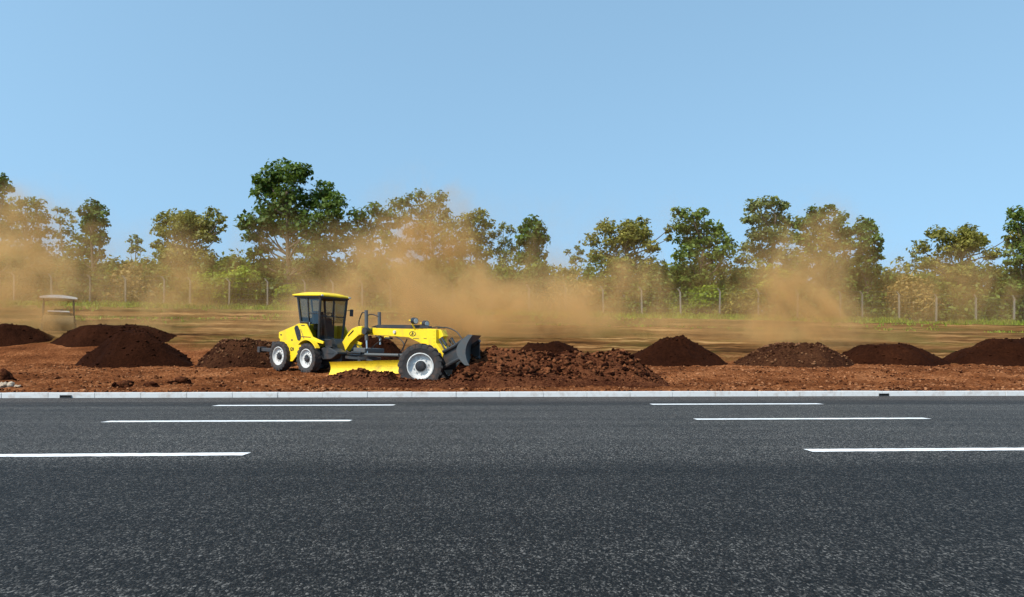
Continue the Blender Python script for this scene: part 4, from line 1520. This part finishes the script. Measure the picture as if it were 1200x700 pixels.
shrub('bright green bush behind the fence beneath the tallest tree', 252, 308, 26, 59.3, 'bright', .3, 8)
shrub('leafy green bush behind the fence next to the brightest bush', 282, 312, 22, 59.6, 'bright', .3, 8)
shrub('dark bluish bush between the broad dusty tree and tallest tree', 262, 288, 17, 66.0, 'dark', .34, 8)
shrub('yellow green bush under the leafy stepped tree', 818, 333, 20, 58.8, 'bright', .3, 8)
shrub('yellow green tall bush at the foot of the greyish tall tree', 908, 300, 14, 59.0, 'bright', .3, 7)
shrub('pale dusty bush below the lone skyline tree near the roller', 152, 306, 28, 60.5, 'dry', .3, 7)
shrub('pale dusty bush below the skyline tree over the rough ridge', 672, 320, 26, 60.5, 'dry', .3, 7)
shrub('pale dusty bush below the skyline tree over the flat heap', 1062, 322, 26, 60.5, 'dry', .3, 7)
shrub('sunlit small bush at the foot of the tallest tree', 330, 330, 16, 58.9, 'bright', .3, 7)
shrub('fresh green bush behind the fence beneath the broad dusty tree by the tallest', 222, 318, 22, 59.4, 'mid', .3, 8)
shrub('olive bush below the gap between the leafy stepped and greyish trees', 868, 338, 24, 58.7, 'olive', .3, 7)


def undergrowth():
    for nm, label, Y, step, top0, topv, leaf, rows, size in (
            ('undergrowth', 'tangled green undergrowth massed behind the fence', 61.5, 6, 303, 14, 'mid', 5, .26),
            ('thicket', 'dusty olive thicket on the rise behind the trees', 80.0, 9, 301, 4, 'olive', 4, .36)):
        cl = []
        px = -420
        while px < 1620:
            x = (px - CX) / F * Y
            g = G(x, Y)
            skew = (px - 105) / 1083 * (22 if Y < 70 else 17)
            gap = any(a < px < b for a, b in ((120, 178), (640, 690), (1034, 1080)))
            ty = top0 + skew * .75 + random.uniform(-topv, topv) + (14 if gap and Y < 70 else 0)
            zt = at(px, ty, Y).z
            for k in range(rows):
                f = (k + .6) / rows
                if random.random() < .12: continue
                r = random.uniform(.6, 1.15) * (1.0 if Y < 70 else 1.35)
                cl.append((x + random.uniform(-.6, .6), Y + random.uniform(-1.4, 1.4) + (1 - f) * -.8, max(g + .4, g + (zt - g) * f - r * .6), r))
            px += step * random.uniform(.7, 1.3)
        V, Fq = leaf_cloud(cl, size, 2.6, shell=.35)
        o = link_mesh(nm, mesh_np(nm, V, Fq), GREEN[leaf])
        tag(o, label, kind='stuff')


undergrowth()


def grass():
    n = 9000
    V, Fq = [], []
    for i in range(n):
        Y = 56.6 - 3.2 * abs(random.gauss(0, .6)) if i < 6500 else random.uniform(44, 56)
        x = random.uniform(-1, 1) * (Y * .78 + 4)
        cl = mnoise.noise(Vector((x * .13, Y * .35, 4.2)))
        if cl < (-.05 if i < 6500 else .12): continue
        g = G(x, Y)
        for k in range(3):
            a = random.uniform(0, 6.28); h = random.uniform(.12, .34) * (1 if i < 6500 else .5); w = .05
            lx, ly = random.uniform(-.12, .12), random.uniform(-.12, .12)
            ox, oy = random.uniform(-.12, .12), random.uniform(-.12, .12)
            b = len(V)
            V += [(x + ox - w * math.cos(a), Y + oy - w * math.sin(a), g - .03), (x + ox + w * math.cos(a), Y + oy + w * math.sin(a), g - .03),
                  (x + ox + lx + w * .4, Y + oy + ly, g + h), (x + ox + lx - w * .4, Y + oy + ly, g + h * .96)]
            Fq.append((b, b + 1, b + 2, b + 3))
    o = link_mesh('grass', mesh_np('grass', V, Fq), GREEN['bright'])
    tag(o, 'rough yellow green grass verge at the foot of the fence', kind='stuff')


grass()


# ------------------------------------------------------------------ dust
def dust_mat(name, dens, col, seed, nscale=.24):
    m, nt, out = new_mat(name)
    tc = N(nt, 'ShaderNodeTexCoord'); g = N(nt, 'ShaderNodeNewGeometry')
    l0 = N(nt, 'ShaderNodeVectorMath', operation='LENGTH'); nt.links.new(tc.outputs['Object'], l0.inputs[0])
    wn = N(nt, 'ShaderNodeTexNoise', i_Scale=1.6, i_Detail=3.0, i_Roughness=.6)
    wa = N(nt, 'ShaderNodeVectorMath', operation='ADD'); wa.inputs[1].default_value = (seed * 5.3, seed * 2.9, seed * 8.1)
    nt.links.new(tc.outputs['Object'], wa.inputs[0]); nt.links.new(wa.outputs[0], wn.inputs['Vector'])
    ws_ = N(nt, 'ShaderNodeVectorMath', operation='MULTIPLY_ADD'); ws_.inputs[1].default_value = (1.5, 1.5, 1.5); ws_.inputs[2].default_value = (-.75, -.75, -.75)
    nt.links.new(wn.outputs['Color'], ws_.inputs[0])
    wd_ = N(nt, 'ShaderNodeVectorMath', operation='ADD'); nt.links.new(tc.outputs['Object'], wd_.inputs[0]); nt.links.new(ws_.outputs[0], wd_.inputs[1])
    ln = N(nt, 'ShaderNodeVectorMath', operation='LENGTH'); nt.links.new(wd_.outputs[0], ln.inputs[0])
    ad = N(nt, 'ShaderNodeVectorMath', operation='ADD'); ad.inputs[1].default_value = (seed * 13.1, seed * 7.7, seed * 3.3)
    nt.links.new(g.outputs['Position'], ad.inputs[0])
    mp = N(nt, 'ShaderNodeMapping'); mp.inputs['Scale'].default_value = (1.0, 1.0, .7); mp.inputs['Rotation'].default_value = (0, R(25), 0)
    nt.links.new(ad.outputs[0], mp.inputs[0])
    n = N(nt, 'ShaderNodeTexNoise', i_Scale=nscale, i_Detail=7.0, i_Roughness=0.7, i_Distortion=.8)
    nt.links.new(mp.outputs[0], n.inputs['Vector'])
    t = math_(nt, 'SUBTRACT', 1.0, ln.outputs['Value'], True)
    t = math_(nt, 'MULTIPLY', t, 1.8)
    t = math_(nt, 'MINIMUM', t, math_(nt, 'MULTIPLY', math_(nt, 'SUBTRACT', 1.0, l0.outputs['Value'], True), 4.0))
    k = math_(nt, 'MULTIPLY', math_(nt, 'SUBTRACT', n.outputs['Fac'], .42), 5.0, False)
    k = math_(nt, 'MAXIMUM', k, 0.0)
    s = math_(nt, 'MULTIPLY', math_(nt, 'MULTIPLY', t, t), k)
    s = math_(nt, 'MULTIPLY', s, dens)
    v = N(nt, 'ShaderNodeVolumePrincipled')
    v.inputs['Color'].default_value = (*col, 1)
    v.inputs['Density Attribute'].default_value = ''
    v.inputs['Anisotropy'].default_value = 0.1
    nt.links.new(s, v.inputs['Density'])
    nt.links.new(v.outputs[0], out.inputs['Volume'])
    return m


DC = (0.90, 0.57, 0.245)


def dust(label, px, py, rx, rz, Y, ry, dens, seed, col=DC):
    V, Fq = ico(3)
    o = link_mesh('dust_cloud', mesh_np('dust_cloud', V, Fq), dust_mat('dust', dens, col, seed))
    c = at(px, py, Y)
    o.location = c
    o.scale = (rx / F * Y, ry, rz / F * Y)
    tag(o, label, kind='stuff')
    return o


dust('thick golden dust cloud at the picture edge by the roller', -8, 345, 125, 120, 40, 3, .5, 1)
dust('thin dust drifting about the hazy roller', 90, 365, 150, 95, 38, 2.4, .42, 12)
dust('tall pale veil in front of the wide airy tree', 40, 285, 110, 95, 54, 3, .3, 13)
dust('thin dust column rising before the broad dusty tree', 210, 335, 85, 100, 53, 4, .26, 2)
dust('main dust plume billowing up behind the grader', 440, 360, 165, 110, 35, 5, .46, 3)
dust('tall dust veil in front of the tall airy dusty tree', 490, 300, 120, 120, 54, 3, .42, 9)
dust('dust drifting from the grader plume toward the dark oval tree', 575, 370, 160, 90, 40, 5, .33, 4)
dust('pale dust drifting over the middle of the slope', 705, 360, 130, 85, 46, 4, .28, 5)
dust('thick golden dust plume in front of the dark brownish tree', 935, 370, 95, 110, 36, 3.4, .58, 6)
dust('tall thin veil above the thick golden plume', 950, 310, 110, 105, 54, 3, .3, 10)
dust('thin dust drifting past the last fence posts', 1110, 350, 130, 75, 52, 4, .24, 7)
dust('low dust sheet lying along the slope', 600, 395, 880, 60, 41, 4, .2, 8)
dust('thin dust hanging along the fence', 600, 320, 920, 120, 55, 2.5, .13, 11)


# ------------------------------------------------------------------ light
SUN_EL, SUN_AZ = R(47), R(222)      # azimuth clockwise from +Y
world = bpy.data.worlds.new('World'); scene.world = world
world.use_nodes = True
nt = world.node_tree
bg = nt.nodes.get('Background') or nt.nodes.new('ShaderNodeBackground')
sky = nt.nodes.new('ShaderNodeTexSky'); sky.sky_type = 'NISHITA'
sky.sun_disc = False; sky.sun_elevation = SUN_EL; sky.sun_rotation = SUN_AZ
sky.air_density = 1.0; sky.dust_density = 0.15; sky.ozone_density = 1.6
wc_ = nt.nodes.new('ShaderNodeTexCoord')
wm = nt.nodes.new('ShaderNodeMapping'); wm.inputs['Scale'].default_value = (1, 1, .45); wm.inputs['Location'].default_value = (0, 0, .36)
nt.links.new(wc_.outputs['Generated'], wm.inputs[0]); nt.links.new(wm.outputs[0], sky.inputs[0])
tint = mixc(nt, sky.outputs[0], (1.42, 1.50, 1.24), blend='MULTIPLY', f=1.0)
nt.links.new(tint, bg.inputs[0]); bg.inputs[1].default_value = 0.15
sd = bpy.data.lights.new('sun', 'SUN'); sd.energy = 3.5; sd.angle = R(.53); sd.color = (1, .94, .84)
so = bpy.data.objects.new('sun', sd); COL.objects.link(so)
d = Vector((math.sin(SUN_AZ) * math.cos(SUN_EL), math.cos(SUN_AZ) * math.cos(SUN_EL), math.sin(SUN_EL)))
so.location = d * 60
so.rotation_euler = d.to_track_quat('Z', 'Y').to_euler()

# ------------------------------------------------------------------ render settings
scene.render.engine = 'CYCLES'
scene.view_settings.view_transform = 'Standard'
scene.view_settings.look = 'None'
scene.view_settings.exposure = 0.52
scene.view_settings.gamma = 1.0
scene.view_settings.use_curve_mapping = False
cy = scene.cycles
cy.use_denoising = True
cy.max_bounces = 8; cy.diffuse_bounces = 3; cy.glossy_bounces = 3; cy.transparent_max_bounces = 12; cy.volume_bounces = 2
cy.volume_step_rate = 1.0; cy.volume_max_steps = 128
